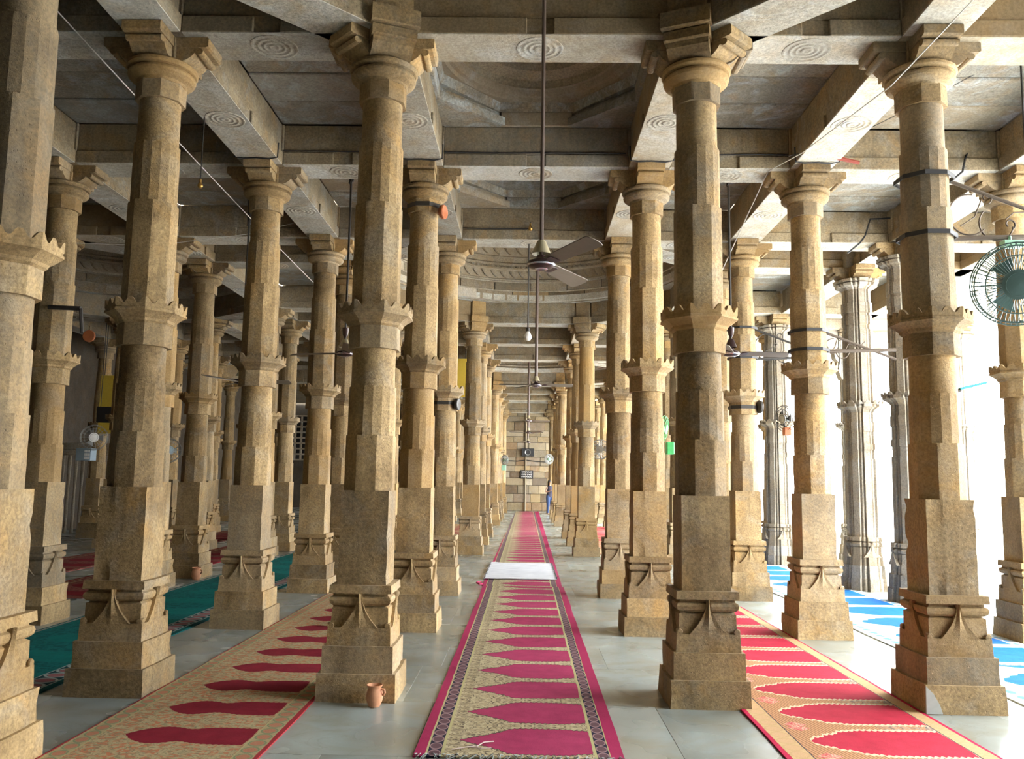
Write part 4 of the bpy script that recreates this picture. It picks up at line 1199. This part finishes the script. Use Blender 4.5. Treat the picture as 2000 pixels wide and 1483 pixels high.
arch_screen(5.6, 7.0, 18.75, 4.0, 4.95, 5.1, 'cusped stone arch between the ribbed columns, right of centre')
arch_screen(7.4, 9.45, 18.8, 4.0, 5.0, 5.1, 'cusped stone arch opening to the bright courtyard')
# balustrade with slim shafts high at the right
t = thing('stone_balustrade', 'pale carved balustrade high in the glare beside the big caged fan', 'balustrade', (10.6, 20.5, 0))
mb = MB(); mb.bbox(-1.6,1.6,-.12,.12,5.6,5.8,.02); mb.bbox(-1.6,1.6,-.12,.12,6.95,7.15,.02); obj('rail', mb, PALE, t)
for k in range(9):
    mb = MB(); mb.lathe([(.10,5.8),(.10,5.9),(.06,6.0),(.08,6.4),(.06,6.8),(.10,6.95)], 12, (-1.4+k*.35,0,0)); obj('baluster', mb, PALE, t, ang=50)
mb = MB(); mb.box(8.3, 90, -40, 110, -.6, -.25); struct(obj('courtyard_floor', mb, PAVE)).name = 'floor_courtyard'
mb = MB(); mb.box(8.3, 9.1, -10, WALLY, -.4, -.12); mb.box(9.1, 9.6, -10, WALLY, -.5, -.2); struct(obj('trim_1', mb, PAVE))
mb = MB(); mb.box(59, 60, -40, 110, -.3, 6); 
wr = struct(obj('wall_courtyard', mb, PALE))
t = thing('courtyard_cloister', 'pale arcaded cloister across the courtyard, lost in glare', 'building', (57.5, 40, -.25))
for k in range(12):
    mb = MB(); mb.bbox(-.3,.3,-.3+(-38+k*7),.3+(-38+k*7),0,4.2,.02); obj('pier', mb, PALE, t)
mb = MB(); mb.bbox(-.5,.5,-40,42,4.2,5.6,.03); obj('entablature', mb, PALE, t)
p = atY(1716, 850, 26)
mb = MB(); mb.bbox(p.x-.9, p.x+.9, 26, 26.1, p.z-.45, p.z+.45, .02); mb.box(p.x-.85, p.x-.78, 26, 26.08, -.25, p.z-.4); mb.box(p.x+.78, p.x+.85, 26, 26.08, -.25, p.z-.4)
tag(obj('notice_board', mb, GREYBOARD), 'grey blue board standing outside between the ribbed columns', 'board')
p = atY(1900, 754, 6.79)
mb = MB(); mb.bbox(-.11,.11,-.02,.02,-.010,.010,.004); o_ = obj('cyan_tube_light', mb, BLUEM, None, tuple(p)); o_.rotation_euler = (0, -.25, 0)
tag(o_, 'thin cyan tube light jutting beside the front right column', 'lamp')
mb = MB(); mb.tube([(XC[3]+.15, 6.79, p.z-.06), (p.x-.10, 6.79, p.z-.032)], .015, 6); tag(obj('lamp_arm', mb, IRON), 'dark arm holding the cyan tube light at right', 'bracket')

# ------------------------------------------------------------------ the far visitor
def skin_body(name, nodes, edges, mat, parent, sub=2):
    me = bpy.data.meshes.new(name); me.from_pydata([n[0] for n in nodes], edges, [])
    o = link(name, me, parent); me.materials.append(mat)
    sk = o.modifiers.new('skin', 'SKIN'); me.skin_vertices.new() if not me.skin_vertices else None
    for v, n in zip(me.skin_vertices[0].data, nodes): v.radius = n[1]
    me.skin_vertices[0].data[0].use_root = True
    sb = o.modifiers.new('sub', 'SUBSURF'); sb.levels = sub; sb.render_levels = sub
    for p_ in me.polygons: p_.use_smooth = True
    sk.use_smooth_shade = True
    return o
pp = atY(1073, 1001, 43.3)
per = thing('person', 'person in dark top and blue jeans standing at the far end of the aisle', 'person', (pp.x, 43.0, 0), .5)
hgt = 1.0
N_ = [((0,0,.94),(.135,.10)), ((0,0,1.12),(.105,.08)), ((0,.01,1.30),(.13,.09)), ((0,.01,1.42),(.075,.06)), ((0,0,1.50),(.045,.045)),
      ((-.16,.01,1.38),(.05,.05)), ((-.24,-.02,1.14),(.038,.038)), ((-.12,-.20,1.20),(.028,.028)),
      ((.16,.01,1.38),(.05,.05)), ((.26,-.02,1.12),(.038,.038)), ((.12,-.20,1.16),(.028,.028)),
      ((-.09,0,.88),(.085,.09)), ((-.10,-.02,.50),(.055,.06)), ((-.10,.02,.10),(.036,.04)), ((-.11,-.10,.035),(.035,.03)),
      ((.09,0,.88),(.085,.09)), ((.11,-.04,.50),(.055,.06)), ((.13,.02,.10),(.036,.04)), ((.14,-.10,.035),(.035,.03)),
      ((0,-.01,1.58),(.075,.085)), ((0,-.015,1.66),(.07,.08)),
      ((-.05,-.23,1.24),(.022,.03)), ((.05,-.23,1.19),(.022,.03))]
E_ = [(0,1),(1,2),(2,3),(3,4),(2,5),(5,6),(6,7),(2,8),(8,9),(9,10),(0,11),(11,12),(12,13),(13,14),(0,15),(15,16),(16,17),(17,18),(4,19),(19,20),(7,21),(10,22)]
skin_body('body', N_, E_, SKIN, per)
# clothing and hair shells
mb = MB(); mb.lathe([(.15,.88),(.17,.94),(.13,1.10),(.155,1.30),(.14,1.40),(.07,1.46)], 20); mb.v = [(x*1.08, y*.78, z) for x, y, z in mb.v]; obj('top', mb, TOP, per, ang=60)
for s_ in (-1, 1):
    mb = MB(); mb.tube([(s_*.085,0,.98),(s_*.095,-.01,.86),(s_*.105,-.03,.5),(s_*(.10 if s_ < 0 else .13),.02,.10)], [.10,.115,.078,.056], 14); obj('jeans_leg', mb, JEANS, per, ang=60)
mb = MB(); mb.tube([(s_, y_, z_) for s_, y_, z_ in ((0,.02,1.75),(0,.035,1.68),(0,.06,1.55),(0,.09,1.40),(0,.10,1.22))], [.055,.098,.09,.075,.03], 14); obj('hair', mb, HAIR, per, ang=60)
for s_ in (-1, 1):
    mb = MB(); mb.lathe([(.001,-.008),(.011,0),(.001,.008)], 8, (s_*.028,-.092,1.64)); obj('eye', mb, HAIR, per)
mb = MB(); mb.tube([(0,-.09,1.63),(0,-.112,1.60)], [.008,.014], 6); obj('nose', mb, SKIN, per, ang=60)
for (bx, by, bz) in ((-.05,-.23,1.24),(.05,-.23,1.19)):
    for q in range(5):
        mb = MB(); a = (-2+q)*.014; L_ = (.055,.075,.08,.075,.055)[q]
        mb.tube([(bx+a,by-.01,bz),(bx+a*1.3,by-.03-L_*.4,bz+.005),(bx+a*1.3,by-.03-L_*.7,bz-.015)], .007, 6); obj('finger', mb, SKIN, per, ang=60)
print('beams', beams, 'slabs', cnt, 'objs', len(bpy.data.objects))
